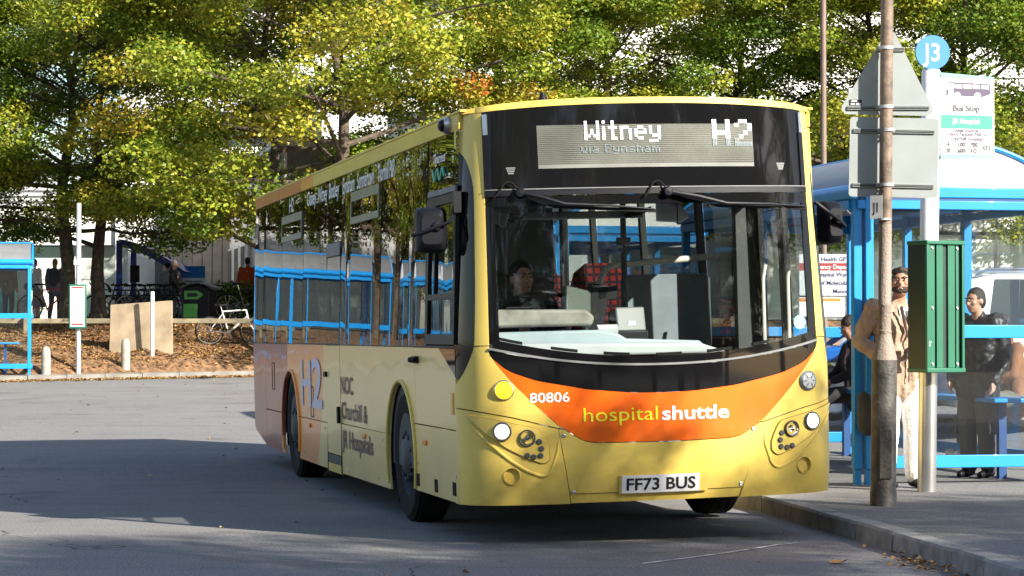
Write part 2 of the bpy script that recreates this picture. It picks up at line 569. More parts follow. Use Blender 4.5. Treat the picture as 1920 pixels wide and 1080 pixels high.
M['dead_leaf'] = hue_mat('dead_leaf', [(0, (.10, .045, .02)), (.35, (.26, .13, .045)), (.7, (.42, .25, .09)), (1, (.52, .34, .12))], .15)
rs = np.random.RandomState(11)
n_ = 14000
X = rs.uniform(-14, -2, n_); T = rs.uniform(0.01, 1, n_) ** .8
Yb = np.array([far_pave_back(x) for x in X]); Y = Yb + T * (62.8 - Yb)
Z = np.array([bank_z(x, y) for x, y in zip(X, Y)])
leaf_scatter('leaf_litter', np.stack([X, Y, Z], 1), .085, M['dead_leaf'])
n_ = 3600
X = rs.uniform(-14, -3, n_); D = np.abs(rs.normal(0, .36, n_)) * (rs.uniform(0, 1, n_) + .3)
Y = np.array([FK(x) for x in X]) - .16 - D
leaf_scatter('gutter_leaves', np.stack([X, Y, np.array([ground_z(0, y) for y in Y])], 1), .085, M['dead_leaf'])
n_ = 150
X = rs.uniform(-8, 2.2, n_); Y = rs.uniform(14, 54, n_) 
k = (X < 1.7) & (X > -.21 * Y)
X, Y = X[k], Y[k]
leaf_scatter('scattered_leaves', np.stack([X, Y, np.array([ground_z(0, y) for y in Y])], 1), .05, M['dead_leaf'])
n_ = 90
X = rs.normal(0, .13, n_); Y = 14.65 + rs.normal(0, .35, n_); X = np.array([KL(y) for y in Y]) - .03 - np.abs(X) * .9
lh = leaf_scatter('leaf_heap', np.stack([X, Y, np.abs(rs.normal(0, .015, n_))], 1), .042, M['dead_leaf'])
yl = MB().add([(1.88, 14.93, .008), (1.92, 14.99, .02), (1.99, 14.96, .012), (1.99, 14.90, .03), (1.93, 14.86, .012)], [(0, 4, 3, 2, 1)]).build('fallen_leaf', pbr('orange_leaf', (.6, .25, .02), .5))
tag(yl, 'single orange leaf lying on the road near the kerb', 'leaf')

# ------------------------------------------------------------------ buildings behind
M['render_white'] = pbr('render_white', (.78, .78, .76), .8, var=.05, vs_=.6)
M['pale_green'] = pbr('pale_green_panel', (.70, .76, .68), .45, var=.08, vs_=.8)
M['panel_white'] = pbr('panel_white', (.80, .80, .79), .5, var=.05, vs_=.5)
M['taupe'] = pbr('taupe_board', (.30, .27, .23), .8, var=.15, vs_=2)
M['dark_pane'] = pbr('dark_pane', (.035, .045, .05), .06, var=0, spec=.8)
M['win_white'] = pbr('win_frame', (.7, .7, .7), .5, var=.02)
M['joint'] = pbr('joint_grey', (.30, .30, .30), .8, var=.1)

def facade_panel(root, name, x0, x1, z0, z1, y, mat, d=.05, g=.015):
    return MB().box2((x0 + g, y, z0 + g), (x1 - g, y - d, z1 - g)).build(name, mat, root)
# 1 entrance building, left
eb = thing('entrance_building', 'low white building with pale green glazed ground floor behind the trees on the left', 'building', (-18.5, 74, TOPZ))
def rel(root):
    o = Vector(root.location)
    return lambda p: tuple(Vector(p) - o)
def lb(root, a, b): 
    r_ = rel(root); return (r_(a), r_(b))
def bpart(root, name, a, b, mat, bev=0, parent=None):
    a, b = lb(root, a, b)
    return MB().box2(a, b).build(name, mat, parent or root, bev=bev)
bpart(eb, 'wall', (-27, 74.0, TOPZ), (-11.4, 80, 6.3), 'render_white')
bpart(eb, 'fascia', (-27, 73.5, 4.0), (-11.35, 74, 4.95), 'render_white')
bpart(eb, 'roof_edge', (-27, 73.7, 6.3), (-11.3, 80, 6.42), 'mid_grey')
for i in range(10):
    x = -26.8 + i * 1.55
    w = bpart(eb, 'glazing_panel', (x, 73.93, TOPZ + .05), (x + 1.45, 73.99, 3.95), 'pale_green')
    for (a, b_) in (((x, 73.90, 3.0), (x + 1.45, 73.929, 3.06)), ((x + 1.45, 73.88, TOPZ), (x + 1.53, 73.96, 3.95))):
        bpart(eb, 'mullion', a, b_, 'win_white', parent=w)
dr = bpart(eb, 'door', (-14.6, 73.85, TOPZ + .02), (-13.9, 73.899, 3.3), 'dark_pane')
for z in np.arange(5.15, 6.2, .16):
    bpart(eb, 'louvre', (-17.6, 73.9, z), (-11.5, 73.97, z + .09), 'pale_grey')
bpart(eb, 'downpipe', (-11.62, 73.38, TOPZ), (-11.5, 73.48, 6.2), 'white')
tq = bpart(eb, 'teal_pillar', (-15.25, 73.3, TOPZ), (-14.75, 73.6, 3.95), pbr('teal', (.05, .38, .36), .5))
# 2 shaded block
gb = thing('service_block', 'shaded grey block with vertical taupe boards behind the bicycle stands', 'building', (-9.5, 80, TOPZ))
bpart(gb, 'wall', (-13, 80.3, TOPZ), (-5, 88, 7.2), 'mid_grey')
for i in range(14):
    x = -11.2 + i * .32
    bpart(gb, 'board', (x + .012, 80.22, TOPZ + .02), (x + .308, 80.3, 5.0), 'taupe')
for z0 in (2.6, 5.3):
    for i in range(5):
        x = -8.6 + i * .75 if z0 < 4 else -11 + i * 1.2
        w = bpart(gb, 'window', (x, 80.1, z0), (x + .62, 80.21, z0 + 1.3), 'win_white')
        bpart(gb, 'pane', (x + .05, 80.08, z0 + .05), (x + .57, 80.099, z0 + 1.25), 'dark_pane', parent=w)
# 3 white boarded wing receding beside the bus tail
wg = thing('boarded_wing', 'white boarded wing with tall dark windows seen past the tail of the bus', 'building', (-7.5, 73, TOPZ), math.atan2(-16, 3.3))
L_ = 16.5
for k in range(15):
    z = k * .30
    MB().box2((-8, -.05, z + .006), (8, .03, z + .294)).build('board', 'render_white', wg)
MB().box2((-8, .03, 0), (8, 4, 4.5)).build('wall', 'mid_grey', wg)
MB().box2((-8.2, -.3, 4.52), (8.2, 4.2, 4.7)).build('roof', 'pale_grey', wg)
for i in range(7):
    x = -7.4 + i * 2.1
    w = MB().box2((x, -.10, .55), (x + 1.3, -.051, 2.35)).build('window', 'win_white', wg)
    MB().box2((x + .07, -.115, .62), (x + 1.23, -.101, 2.28)).build('pane', 'dark_pane', w)
# 4 tall white panelled hospital block, behind the trees
hb_ = thing('hospital_block', 'tall white panelled hospital block showing through gaps in the trees', 'building', (4, 96, TOPZ))
bpart(hb_, 'wall', (-15, 96.1, TOPZ), (26, 112, 17.5), 'joint')
pm = MB().box2((.03, -.06, .03), (2.53, 0, 1.27)).mesh('cladding_panel', 'panel_white')
wm_ = MB().box2((.03, -.05, .03), (2.53, 0.02, 1.27)).mesh('window', 'dark_pane')
for r_ in range(12):
    for c_ in range(16):
        isw = (r_ % 4 == 1) and (c_ % 3 != 0)
        o = bpy.data.objects.new('window' if isw else 'cladding_panel', wm_ if isw else pm)
        COL.objects.link(o); o.parent = hb_
        o.location = (-19 + c_ * 2.56, .05, .35 + r_ * 1.30)
bpart(hb_, 'parapet', (-15.2, 95.9, 17.5), (26.2, 112, 17.9), 'pale_grey')
# 5 clinic on the right
cl = thing('clinic_building', 'white clinic with ribbed upper band and pale windows beyond the bus shelter', 'building', (13, 66, TOPZ))
bpart(cl, 'wall', (5.5, 66.2, .4), (26, 74, 7.5), 'render_white')
bpart(cl, 'dark_strip', (5.5, 66.05, 3.95), (26, 66.2, 4.08), 'dark_grey')  # dark grey strip between the ribbed band and the windows
for i in range(27):
    x = 5.6 + i * .36
    bpart(cl, 'rib_panel', (x + .014, 66.12, 4.09), (x + .346, 66.19, 5.3), 'panel_white')
for i in range(9):
    x = 6.0 + i * 1.7
    w = bpart(cl, 'window_bay', (x, 66.08, 1.9), (x + 1.6, 66.19, 3.9), 'win_white')
    bpart(cl, 'pane', (x + .07, 66.06, 2.0), (x + 1.53, 66.079, 3.82), 'pale_green', parent=w)
# brick backdrop added unseen behind the photographer to cover the bright horizon in reflections
rb = thing('reflection_backdrop', 'long brown brick backdrop added out of view behind the photographer for reflections', 'building', (0, -48, 0))
MB().box2((-60, -10, 0), (60, 0, 8.5)).build('wall', pbr('brick', (.22, .11, .075), .85, var=.2, vs_=3), rb)
for i in range(30):
    for z in (1.0, 4.3):
        w = MB().box2((-58 + i * 3.9, 0, z), (-56.4 + i * 3.9, .06, z + 1.7)).build('window', 'dark_pane', rb)
MB().box2((-60.5, -10.5, 8.5), (60.5, .5, 8.9)).build('roof', 'dark_grey', rb)

# knee rail along the top of the bank
M['timber'] = pbr('weathered_timber', (.20, .17, .11), .85, var=.25, vs_=5, bump=.3, bs=40)
kr = thing('knee_rail', 'low weathered timber knee rail along the top of the bark bank', 'fence', (-8, 58.75, 0))
for i in range(12):
    x = -15.07 + i * 1.85 - (.09 if i > 3 else 0)
    if abs(x + 8.55) < 1.35: continue
    zb = bank_z(x, 58.7)
    MB().box2((x + 8 - .07, -.07, zb - .2), (x + 8 + .07, .07, 1.80)).build('post', 'timber', kr, bev=.01)
for (a, b_) in ((-15.6, -9.3), (-8.0, 5)):
    MB().box2((a + 8, .075, 1.63), (b_ + 8, .15, 1.745)).build('rail', 'timber', kr, bev=.01)
# ================================================================== the bus
def paint(name, col, **k):
    m = pbr(name, col, 0.30, var=0.05, vs_=1.3, coat=0.22, spec=0.3, **k)
    n, l = nt(m); b = n['Principled BSDF']
    # road film: speckle all over, heavier towards the skirt
    tc = n.new('ShaderNodeTexCoord'); sp = n.new('ShaderNodeSeparateXYZ'); l.new(tc.outputs['Object'], sp.inputs[0])
    no = n.new('ShaderNodeTexNoise'); no.inputs['Scale'].default_value = 7; no.inputs['Detail'].default_value = 8; no.inputs['Roughness'].default_value = .7
    l.new(tc.outputs['Object'], no.inputs['Vector'])
    mr = n.new('ShaderNodeMapRange'); mr.inputs[1].default_value = .9; mr.inputs[2].default_value = .22; mr.inputs[3].default_value = .04; mr.inputs[4].default_value = .38
    l.new(sp.outputs[2], mr.inputs[0])
    cr = n.new('ShaderNodeMapRange'); cr.inputs[1].default_value = .45; cr.inputs[2].default_value = .75
    l.new(no.outputs[0], cr.inputs[0])
    mu = n.new('ShaderNodeMath'); mu.operation = 'MULTIPLY'; l.new(mr.outputs[0], mu.inputs[0]); l.new(cr.outputs[0], mu.inputs[1])
    mx = n.new('ShaderNodeMix'); mx.data_type = 'RGBA'; mx.inputs[7].default_value = (.24, .18, .10, 1)
    src = b.inputs['Base Color'].links[0].from_socket
    l.new(mu.outputs[0], mx.inputs[0]); l.new(src, mx.inputs[6]); l.new(mx.outputs[2], b.inputs['Base Color'])
    rr = n.new('ShaderNodeMapRange'); rr.inputs[3].default_value = .24; rr.inputs[4].default_value = .5
    l.new(no.outputs[0], rr.inputs[0]); l.new(rr.outputs[0], b.inputs['Roughness'])
    return m
YEL = (0.74, 0.545, 0.115)
M['bus_yellow'] = paint('bus_yellow', YEL)
M['bus_orange'] = paint('bus_orange', (0.86, 0.135, 0.006))
M['bus_amber'] = paint('bus_amber', (0.80, 0.34, 0.05))
M['bus_rust'] = paint('bus_rust', (0.60, 0.18, 0.025))
M['bus_glass'] = glass('bus_side_glass', (0.30, 0.32, 0.31), wav=0.006, ws=(1, 1.1, 0.25), ior=1.6)
M['bus_clear'] = glass('bus_windscreen', (0.86, 0.90, 0.88), wav=0.0, ior=1.45)
M['bus_dark'] = pbr('bus_interior_dark', (0.05, 0.052, 0.055), 0.7)
M['bus_liner'] = pbr('bus_liner', (0.22, 0.23, 0.24), 0.6)
M['groove_shade'] = pbr('groove_shade', (.30, .21, .03), .6)  # bus yellow darkened to draw the shade in a groove
M['amber_lamp'] = pbr('amber_lamp', (0.9, 0.6, 0.02), 0.15, var=0, emit=(1.0, 0.72, 0.02), es=0.8)
M['white_lamp'] = pbr('white_lamp', (0.9, 0.9, 0.9), 0.1, var=0, emit=(0.85, 0.9, 1.0), es=1.6)
M['tartan'] = None

def livery():
    """side paint: yellow with a peach disc and a maroon tail, flat print laid out in the bus's own metres"""
    m = bpy.data.materials.new('bus_livery')
    n, l = nt(m)
    b = n['Principled BSDF']
    b.inputs['Roughness'].default_value = 0.28
    b.inputs['Specular IOR Level'].default_value = 0.3
    b.inputs['Coat Weight'].default_value = 0.22
    b.inputs['Coat Roughness'].default_value = 0.03
    tc = n.new('ShaderNodeTexCoord')
    sp = n.new('ShaderNodeSeparateXYZ')
    l.new(tc.outputs['Object'], sp.inputs[0])
    def disc(cv, cz, r):
        a = n.new('ShaderNodeCombineXYZ')
        l.new(sp.outputs[1], a.inputs[0]); l.new(sp.outputs[2], a.inputs[1])
        d = n.new('ShaderNodeVectorMath'); d.operation = 'DISTANCE'
        d.inputs[1].default_value = (cv, cz, 0)
        l.new(a.outputs[0], d.inputs[0])
        c = n.new('ShaderNodeMath'); c.operation = 'LESS_THAN'; c.inputs[1].default_value = r
        l.new(d.outputs['Value'], c.inputs[0])
        return c.outputs[0]
    gt = n.new('ShaderNodeMath'); gt.operation = 'GREATER_THAN'; gt.inputs[1].default_value = 7.9
    l.new(sp.outputs[1], gt.inputs[0])
    mxp = n.new('ShaderNodeMath'); mxp.operation = 'MAXIMUM'
    l.new(disc(7.95, 1.45, 1.76), mxp.inputs[0]); l.new(gt.outputs[0], mxp.inputs[1])
    m1 = n.new('ShaderNodeMix'); m1.data_type = 'RGBA'
    m1.inputs[6].default_value = (.88, .66, .25, 1); m1.inputs[7].default_value = (0.92, 0.37, 0.09, 1)
    l.new(mxp.outputs[0], m1.inputs[0])
    m2 = n.new('ShaderNodeMix'); m2.data_type = 'RGBA'
    m2.inputs[7].default_value = (0.36, 0.085, 0.04, 1)
    gt2 = n.new('ShaderNodeMath'); gt2.operation = 'MAXIMUM'
    g3 = n.new('ShaderNodeMath'); g3.operation = 'GREATER_THAN'; g3.inputs[1].default_value = 10.3
    l.new(sp.outputs[1], g3.inputs[0])
    l.new(disc(10.3, 1.5, 1.8), gt2.inputs[0]); l.new(g3.outputs[0], gt2.inputs[1])
    l.new(gt2.outputs[0], m2.inputs[0]); l.new(m1.outputs[2], m2.inputs[6])
    # road grime thrown up along the skirt
    no = n.new('ShaderNodeTexNoise'); no.inputs['Scale'].default_value = 3.0; no.inputs['Detail'].default_value = 6
    l.new(tc.outputs['Object'], no.inputs['Vector'])
    mr = n.new('ShaderNodeMapRange'); mr.inputs[1].default_value = 0.75; mr.inputs[2].default_value = 0.2
    l.new(sp.outputs[2], mr.inputs[0])
    mu = n.new('ShaderNodeMath'); mu.operation = 'MULTIPLY'
    l.new(no.outputs[0], mu.inputs[0]); l.new(mr.outputs[0], mu.inputs[1])
    mu2 = n.new('ShaderNodeMath'); mu2.operation = 'MULTIPLY'; mu2.inputs[1].default_value = 0.35
    l.new(mu.outputs[0], mu2.inputs[0])
    m3 = n.new('ShaderNodeMix'); m3.data_type = 'RGBA'; m3.inputs[7].default_value = (0.2, 0.16, 0.11, 1)
    l.new(mu2.outputs[0], m3.inputs[0]); l.new(m2.outputs[2], m3.inputs[6])
    l.new(m3.outputs[2], b.inputs['Base Color'])
    # slightly wavy panels
    mp = n.new('ShaderNodeMapping'); mp.inputs['Scale'].default_value = (1, 1.6, 1.2)
    n2 = n.new('ShaderNodeTexNoise'); n2.inputs['Detail'].default_value = 1
    n2.inputs['Scale'].default_value = 1.0
    l.new(tc.outputs['Object'], mp.inputs[0]); l.new(mp.outputs[0], n2.inputs['Vector'])
    bp = n.new('ShaderNodeBump'); bp.inputs['Distance'].default_value = 0.012; bp.inputs['Strength'].default_value = 1
    l.new(n2.outputs[0], bp.inputs['Height'])
    l.new(bp.outputs[0], b.inputs['Normal']); l.new(bp.outputs[0], b.inputs['Coat Normal'])
    return m
M['livery'] = livery()

def tartan():
    m = bpy.data.materials.new('tartan_moquette')
    n, l = nt(m)
    b = n['Principled BSDF']; b.inputs['Roughness'].default_value = 0.95
    tc = n.new('ShaderNodeTexCoord')
    def wave(d, s):
        w = n.new('ShaderNodeTexWave'); w.bands_direction = d; w.inputs['Scale'].default_value = s
        l.new(tc.outputs['Object'], w.inputs['Vector'])
        c = n.new('ShaderNodeMath'); c.operation = 'GREATER_THAN'; c.inputs[1].default_value = 0.72
        l.new(w.outputs['Fac'], c.inputs[0]); return c.outputs[0]
    a = n.new('ShaderNodeMath'); a.operation = 'MAXIMUM'
    l.new(wave('X', 5.2), a.inputs[0]); l.new(wave('Z', 5.2), a.inputs[1])
    mx = n.new('ShaderNodeMix'); mx.data_type = 'RGBA'
    mx.inputs[6].default_value = (0.26, 0.02, 0.02, 1); mx.inputs[7].default_value = (0.03, 0.012, 0.02, 1)
    l.new(a.outputs[0], mx.inputs[0])
    l.new(mx.outputs[2], b.inputs['Base Color'])
    return m
M['tartan'] = tartan()

HW = 1.275
def half(z): return HW - (0.068 * (z - 1.3) / 1.5 if z > 1.3 else 0.0)
def corner(t):
    a = min(1.0, abs(t)) * HW
    v = 0.13 * min(1.0, a / 1.02) ** 2
    if a > 1.02:
        q = (a - 1.02) / (HW - 1.02)
        v += 0.30 * (1 - math.sqrt(max(0.0, 1 - q * q))) + 0.06 * q
    return v
def fv(u, z):
    v = corner(u / half(z))
    if z > 1.2: v += 0.13 * ((z - 1.2) / 1.7) ** 1.3
    if z < 0.55: v += 0.05 * ((0.55 - z) / 0.3) ** 2
    return v
def F(u, z, off=0.0):
    """point on the bus's front, 'off' metres proud"""
    h = half(z)
    u = max(-h, min(h, u))
    e = 0.004
    d = (fv(min(h, u + e), z) - fv(max(-h, u - e), z)) / (min(h, u + e) - max(-h, u - e))
    L = math.hypot(d, 1)
    return (u + d / L * off, fv(u, z) - off / L, z)
def S(sg):
    return lambda v, z, c: (sg * (half(z) + c), v, z)
SL = S(-1); SR = S(1)

bus = thing('bus', 'yellow single deck hospital shuttle bus with an orange front band, pulled in at the kerb', 'bus', (1.005, 16.22, 0.03))
bus.rotation_euler = (0, R(-1.5), R(12.9))

def P(name, mb, mat, parent=None, **k):
    return mb.build(name, mat, parent or bus, **k)

# ---------- front curves
zK = lambda u: pw([0, .2, .5, .83, 1.0, 1.06, 1.11], [.962, .966, .995, 1.06, 1.125, 1.17, 1.235], .04)(abs(u))
zO = lambda u: pw([0, .45, .53, .69, .79, .88, .985, 1.03, 1.07, 1.115], [.645, .652, .664, .765, .86, .95, 1.065, 1.12, 1.17, 1.245], .03)(abs(u))
zWb = lambda u: 1.137 + 0.125 * (abs(u) / 1.1) ** 2.2          # bottom of the windscreen surround
zHt = lambda u: 2.842 - 0.040 * (abs(u) / 1.1) ** 2.5           # top of the header glass
uI = lambda z: pw([1.2, 1.3, 2.3, 2.8], [1.112, 1.11, 1.094, 1.09])(z)   # inner edge of the yellow pillars
uOut = pw([.25, 1.05, 1.10, 1.2, 1.29, 1.6, 2.1, 2.3, 2.4, 2.5, 2.56, 2.60], [1.275, 1.275, 1.25, 1.215, 1.188, 1.172, 1.155, 1.150, 1.158, 1.178, 1.2, 1.24], .03)

def fpatch(ul, ur, zl, zu, na, nb, off=0.0, th=0.02):
    """slab on the front between u=ul(b)..ur(b) and z=zl(u)..zu(u)"""
    def fn(a, b, side):
        u = lerp(ul(b), ur(b), a)
        z = lerp(zl(u), zu(u), b)
        return F(u, z, off - (th if side else 0))
    return MB().patch(fn, na, nb, th)

# bumper, headlight panels
ztopC = lambda u: zO(u) - 0.006 if abs(u) < 0.66 else zO(0.66) - 0.006
P('bumper_panel', fpatch(lambda b: lerp(-.6226, -.69, b), lambda b: lerp(.538, .655, b), lambda u: .325, ztopC, 40, 12), 'bus_yellow')
P('bumper_lip', fpatch(lambda b: lerp(-.612, -.6220, b), lambda b: lerp(.520, .5372, b), lambda u: .262, lambda u: .322, 24, 3, off=-.010), 'bus_yellow')
zseam = lambda u: pw([.5, .70, .985, 1.275], [.735, .748, .824, .885])(abs(u))
for sg in (-1, 1):
    ui = (.6165, .6945) if sg < 0 else (.5245, .6600)
    def fn(a, b, side, sg=sg, ui=ui):
        s_ = math.sin(a * PI / 2)
        u0 = lerp(ui[0], ui[1], b)
        u = sg * lerp(u0, HW, s_)
        z = lerp(.258, zseam(u) - .004, b)
        if z > half(z): pass
        return F(u, z, -.02 if side else 0)
    hp_ = P('headlight_panel', MB().patch(fn, 48, 20, .02), 'bus_yellow')
    # round tow-eye pocket cut through the panel
    p0 = Vector(F(sg * .99, .449, 0)); q0 = (Vector(F(sg * .99, .449, 1)) - p0).normalized()
    cut = MB().lathe([(.052, -.08), (.052, .08)], 32, Matrix.Translation(p0) @ q0.to_track_quat('Z', 'Y').to_matrix().to_4x4(), cap=True).build('cut', 'bus_yellow', bus)
    bo = hp_.modifiers.new('pocket', 'BOOLEAN'); bo.object = cut; bo.operation = 'DIFFERENCE'; bo.solver = 'EXACT'
    dg = bpy.context.evaluated_depsgraph_get()
    me_ = bpy.data.meshes.new_from_object(hp_.evaluated_get(dg)); me_.name = 'headlight_panel'
    hp_.modifiers.clear(); hp_.data = me_; bpy.data.objects.remove(cut)
    me_.set_sharp_from_angle(angle=R(35))
    # teardrop lamp surround, a proud plate with a rolled edge
    x0 = .754 if sg < 0 else .745
    up = pw([.74, .775, .815, .98, 1.235], [.60, .69, .748, .785, .845], .01)
    lo = pw([.74, .765, .80, .90, 1.02, 1.13, 1.235], [.57, .535, .527, .565, .631, .715, .838], .01)
    def fs(a, b, side, sg=sg, x0=x0):
        u = lerp(x0, 1.232, a); z = lerp(lo(u), up(u), b)
        return F(sg * u, z, .012 if not side else -.004)
    sur = P('lamp_surround', MB().patch(fs, 26, 8, .02), 'bus_yellow')
    loop = [F(sg * u, up(u), .006) for u in np.linspace(x0, 1.232, 24)] + [F(sg * u, lo(u), .006) for u in np.linspace(1.232, x0, 30)]
    P('surround_outline', MB().tube(loop, .006, 6, closed=True), 'groove_shade', sur)  # thin ridge whose darker colour stands in for the groove's shade line
    # sculpted crease below the surround
    cr = [F(sg * u, lo(u) - .035 - .05 * sm((1.25 - u) / .4), .001) for u in np.linspace(1.24, .74, 24)] + [F(sg * .70, .60, .001), F(sg * .69, .68, .0)]
    P('crease_line', MB().tube(cr, [.003] + [.011] * (len(cr) - 2) + [.002], 8), 'bus_yellow')
    def lampmat(u, z, off=0.0):
        p = Vector(F(u, z, off)); q = Vector(F(u, z, off + 1)); nrm = (q - p).normalized()
        return Matrix.Translation(p) @ nrm.to_track_quat('Z', 'Y').to_matrix().to_4x4()
    hl = P('headlight', MB().lathe([(.058, 0), (.062, .012), (.056, .02), (.05, .016)], 28, lampmat(sg * 1.043, .737, .01)), 'dark_grey')
    P('lens', MB().lathe([(.044, .010), (.040, .02), (.022, .027), (0.0005, .029)], 28, lampmat(sg * 1.043, .737, .01)), 'white_lamp', hl)
    P('bezel', MB().lathe([(.045, .006), (.048, .018), (.053, .016), (.054, .008)], 28, lampmat(sg * 1.043, .737, .01)), 'chrome', hl)
    hb = P('headlight', MB().lathe([(.05, 0), (.055, .012), (.05, .02), (.044, .014)], 28, lampmat(sg * .89, .692, .01)), 'dark_grey')
    P('reflector', MB().lathe([(.045, .016), (.04, .006), (.03, -.004), (.018, .012), (.016, .018), (0.0005, .02)], 24, lampmat(sg * .89, .692, .01)), 'chrome', hb)
    for (u, z) in ((.815, .667), (.803, .622), (.808, .577), (.852, .570), (.892, .580)):
        d = P('marker_lamp', MB().lathe([(.0185, 0), (.0185, .008), (.014, .012), (.0005, .012)], 12, lampmat(sg * u, z, .011)), 'dark_grey')
    ind = P('indicator', MB().lathe([(.064, 0), (.066, .010), (.058, .018), (.056, .012)], 28, lampmat(sg * 1.028, 1.002, 0)), 'steel')
    P('lens', MB().lathe([(.056, .012), (.05, .022), (.02, .028), (.0005, .028)], 24, lampmat(sg * 1.028, 1.002, 0)), 'amber_lamp' if sg < 0 else 'pale_grey', ind)
    mbx = MB()
    for k in range(6):
        a = k * PI / 3
        mbx.bar(F(sg * 1.028 + .02 * math.cos(a), 1.002 + .02 * math.sin(a), .03), F(sg * 1.028 + .05 * math.cos(a), 1.002 + .05 * math.sin(a), .02), .008, .004)
    P('lens_rib', mbx, 'bus_amber' if sg < 0 else 'mid_grey', ind)
    fog = P('tow_cover', MB().lathe([(.0515, .004), (.0515, -.024), (.0005, -.024)], 28, lampmat(sg * .99, .449, .0)), 'bus_yellow')
    P('cover_rim', MB().lathe([(.0515, -.003), (.0555, .002), (.057, .0035), (.0515, .005)], 28, lampmat(sg * .99, .449, .0)), 'bus_yellow', fog)
    for (u, z) in ((.66, .70), (.60, .335)) if sg < 0 else ((.615, .70), (.525, .345)):
        P('bolt', MB().lathe([(.013, 0), (.013, .004), (.008, .006), (.0005, .004)], 12, lampmat(sg * u, z, .001)), 'steel')
    # yellow shoulder between seam and windscreen
    def fsh(a, b, side, sg=sg):
        # b runs up; inner edge follows the orange band
        z = lerp(.665, 1.286, b)
        ue = pw([.652, .664, .765, .86, .95, 1.065, 1.12, 1.17, 1.245, 1.3], [.45, .53, .69, .79, .88, .985, 1.03, 1.07, 1.112, 1.112], .01)(z) + .004
        uo = uOut(z)
        zs = z
        s_ = math.sin(a * PI / 2)
        u = lerp(ue, uo, s_)
        zl = zseam(u) + .004
        # lift points that would fall below the seam
        z2 = max(z, zl) if z < .89 else z
        return F(sg * u, z2, -.02 if side else 0.002)
    P('shoulder_panel', MB().patch(fsh, 26, 34, .02), 'bus_yellow')
    # narrow yellow pillar beside the windscreen, sweeping out to the roof corner
    def fpl(a, b, side, sg=sg):
        z = lerp(1.292, 2.80, b)
        uo = uOut(z) if z < 2.6 else half(z)
        uo = min(uo, half(z))
        s_ = math.sin(a * PI / 2)
        return F(sg * lerp(uI(z), uo, s_), z, -.02 if side else .004)
    P('windscreen_pillar', MB().patch(fpl, 14, 44, .02), 'bus_yellow')
    # black wrapped corner glass
    def fcg(a, b, side, sg=sg):
        z = lerp(1.075, 2.605, b)
        uo = min(uOut(z) + .003, half(z) - .001)
        u = lerp(uo, half(z), math.sin(a * PI / 2))
        return F(sg * u, z, -.015 if side else 0.0)
    P('corner_glass', MB().patch(fcg, 14, 40, .015), 'black_gloss')
    # steel hinge pieces at the top of the header
    P('hinge', fpatch(lambda b: sg * 1.082, lambda b: sg * 1.058, lambda u: 2.655, lambda u: 2.79, 2, 6, off=.014, th=.01), 'steel')
    P('header_frame', fpatch(lambda b: sg * 1.086, lambda b: sg * 1.052, lambda u: 2.29, lambda u: 2.652, 2, 8, off=.012, th=.012), 'black_plastic')

# orange band, black band
orange = P('orange_band', fpatch(lambda b: -1.108, lambda b: 1.108, lambda u: zO(u), lambda u: max(zO(u) + .002, zK(u) - .003), 90, 8, off=.001), 'bus_orange')
P('black_band', fpatch(lambda b: -1.108, lambda b: 1.108, lambda u: zK(u), lambda u: max(zK(u) + .002, zWb(u) - .004), 80, 6, off=.002), 'black_gloss')
P('windscreen_trim', fpatch(lambda b: -1.108, lambda b: 1.108, lambda u: zWb(u), lambda u: zWb(u) + .014, 60, 1, off=.012), 'mid_grey')

def FT(u0, z0, off=.006, slope=0.0):
    return lambda a, b: F(u0 + a, z0 + b + slope * a, off)
def front_text(s, u0, z0, width, size, bold, mat, name='lettering', parent=None, slope=0.0, off=.006, xh=1.0):
    v, f = text_geo(s, size, bold, 'LEFT')
    w0 = min(p[0] for p in v); w = max(p[0] for p in v) - w0
    k = width / w
    mb = MB().add([F(u0 + (a - w0) * k, z0 + b * xh + slope * (a - w0) * k, off) for a, b in v], f)
    return P(name, mb, mat, parent, smooth=0)
M['lime_print'] = pbr('lime_print', (0.82, 0.80, 0.03), 0.4, var=0)
front_text('80806', -.868, .918, .252, .088, .0012, 'white_print', parent=orange)
front_text('hospital', -.53, .786, .485, .128, .0, 'lime_print', parent=orange)
front_text('shuttle', -.016, .783, .46, .125, .0026, 'white_print', parent=orange)

# number plate
pl = P('number_plate_base', fpatch(lambda b: -.305, lambda b: .285, lambda u: .315, lambda u: .432, 16, 2, off=.016, th=.018), 'bus_yellow')
npl = P('number_plate', fpatch(lambda b: -.292, lambda b: .226, lambda u: .316, lambda u: .431, 16, 2, off=.022, th=.005), 'white_print', pl)
v, f = text_geo('FF73 BUS', .1, .0022, 'LEFT')
w0 = min(p[0] for p in v); kw = .46 / (max(p[0] for p in v) - w0)
for wd, off_ in (('FF73', 0.0), ('BUS', None)):
    v2, f2 = text_geo(wd, .1, .0022, 'LEFT')
    lo_ = min(p[0] for p in v2) if off_ == 0.0 else max(p[0] for p in v2) - (max(p[0] for p in v) - w0)
    P('registration', MB().add([F(-.262 + (a - lo_) * kw, .336 + b * 1.08, .0242) for a, b in v2], f2), 'black_print', pl, smooth=0)

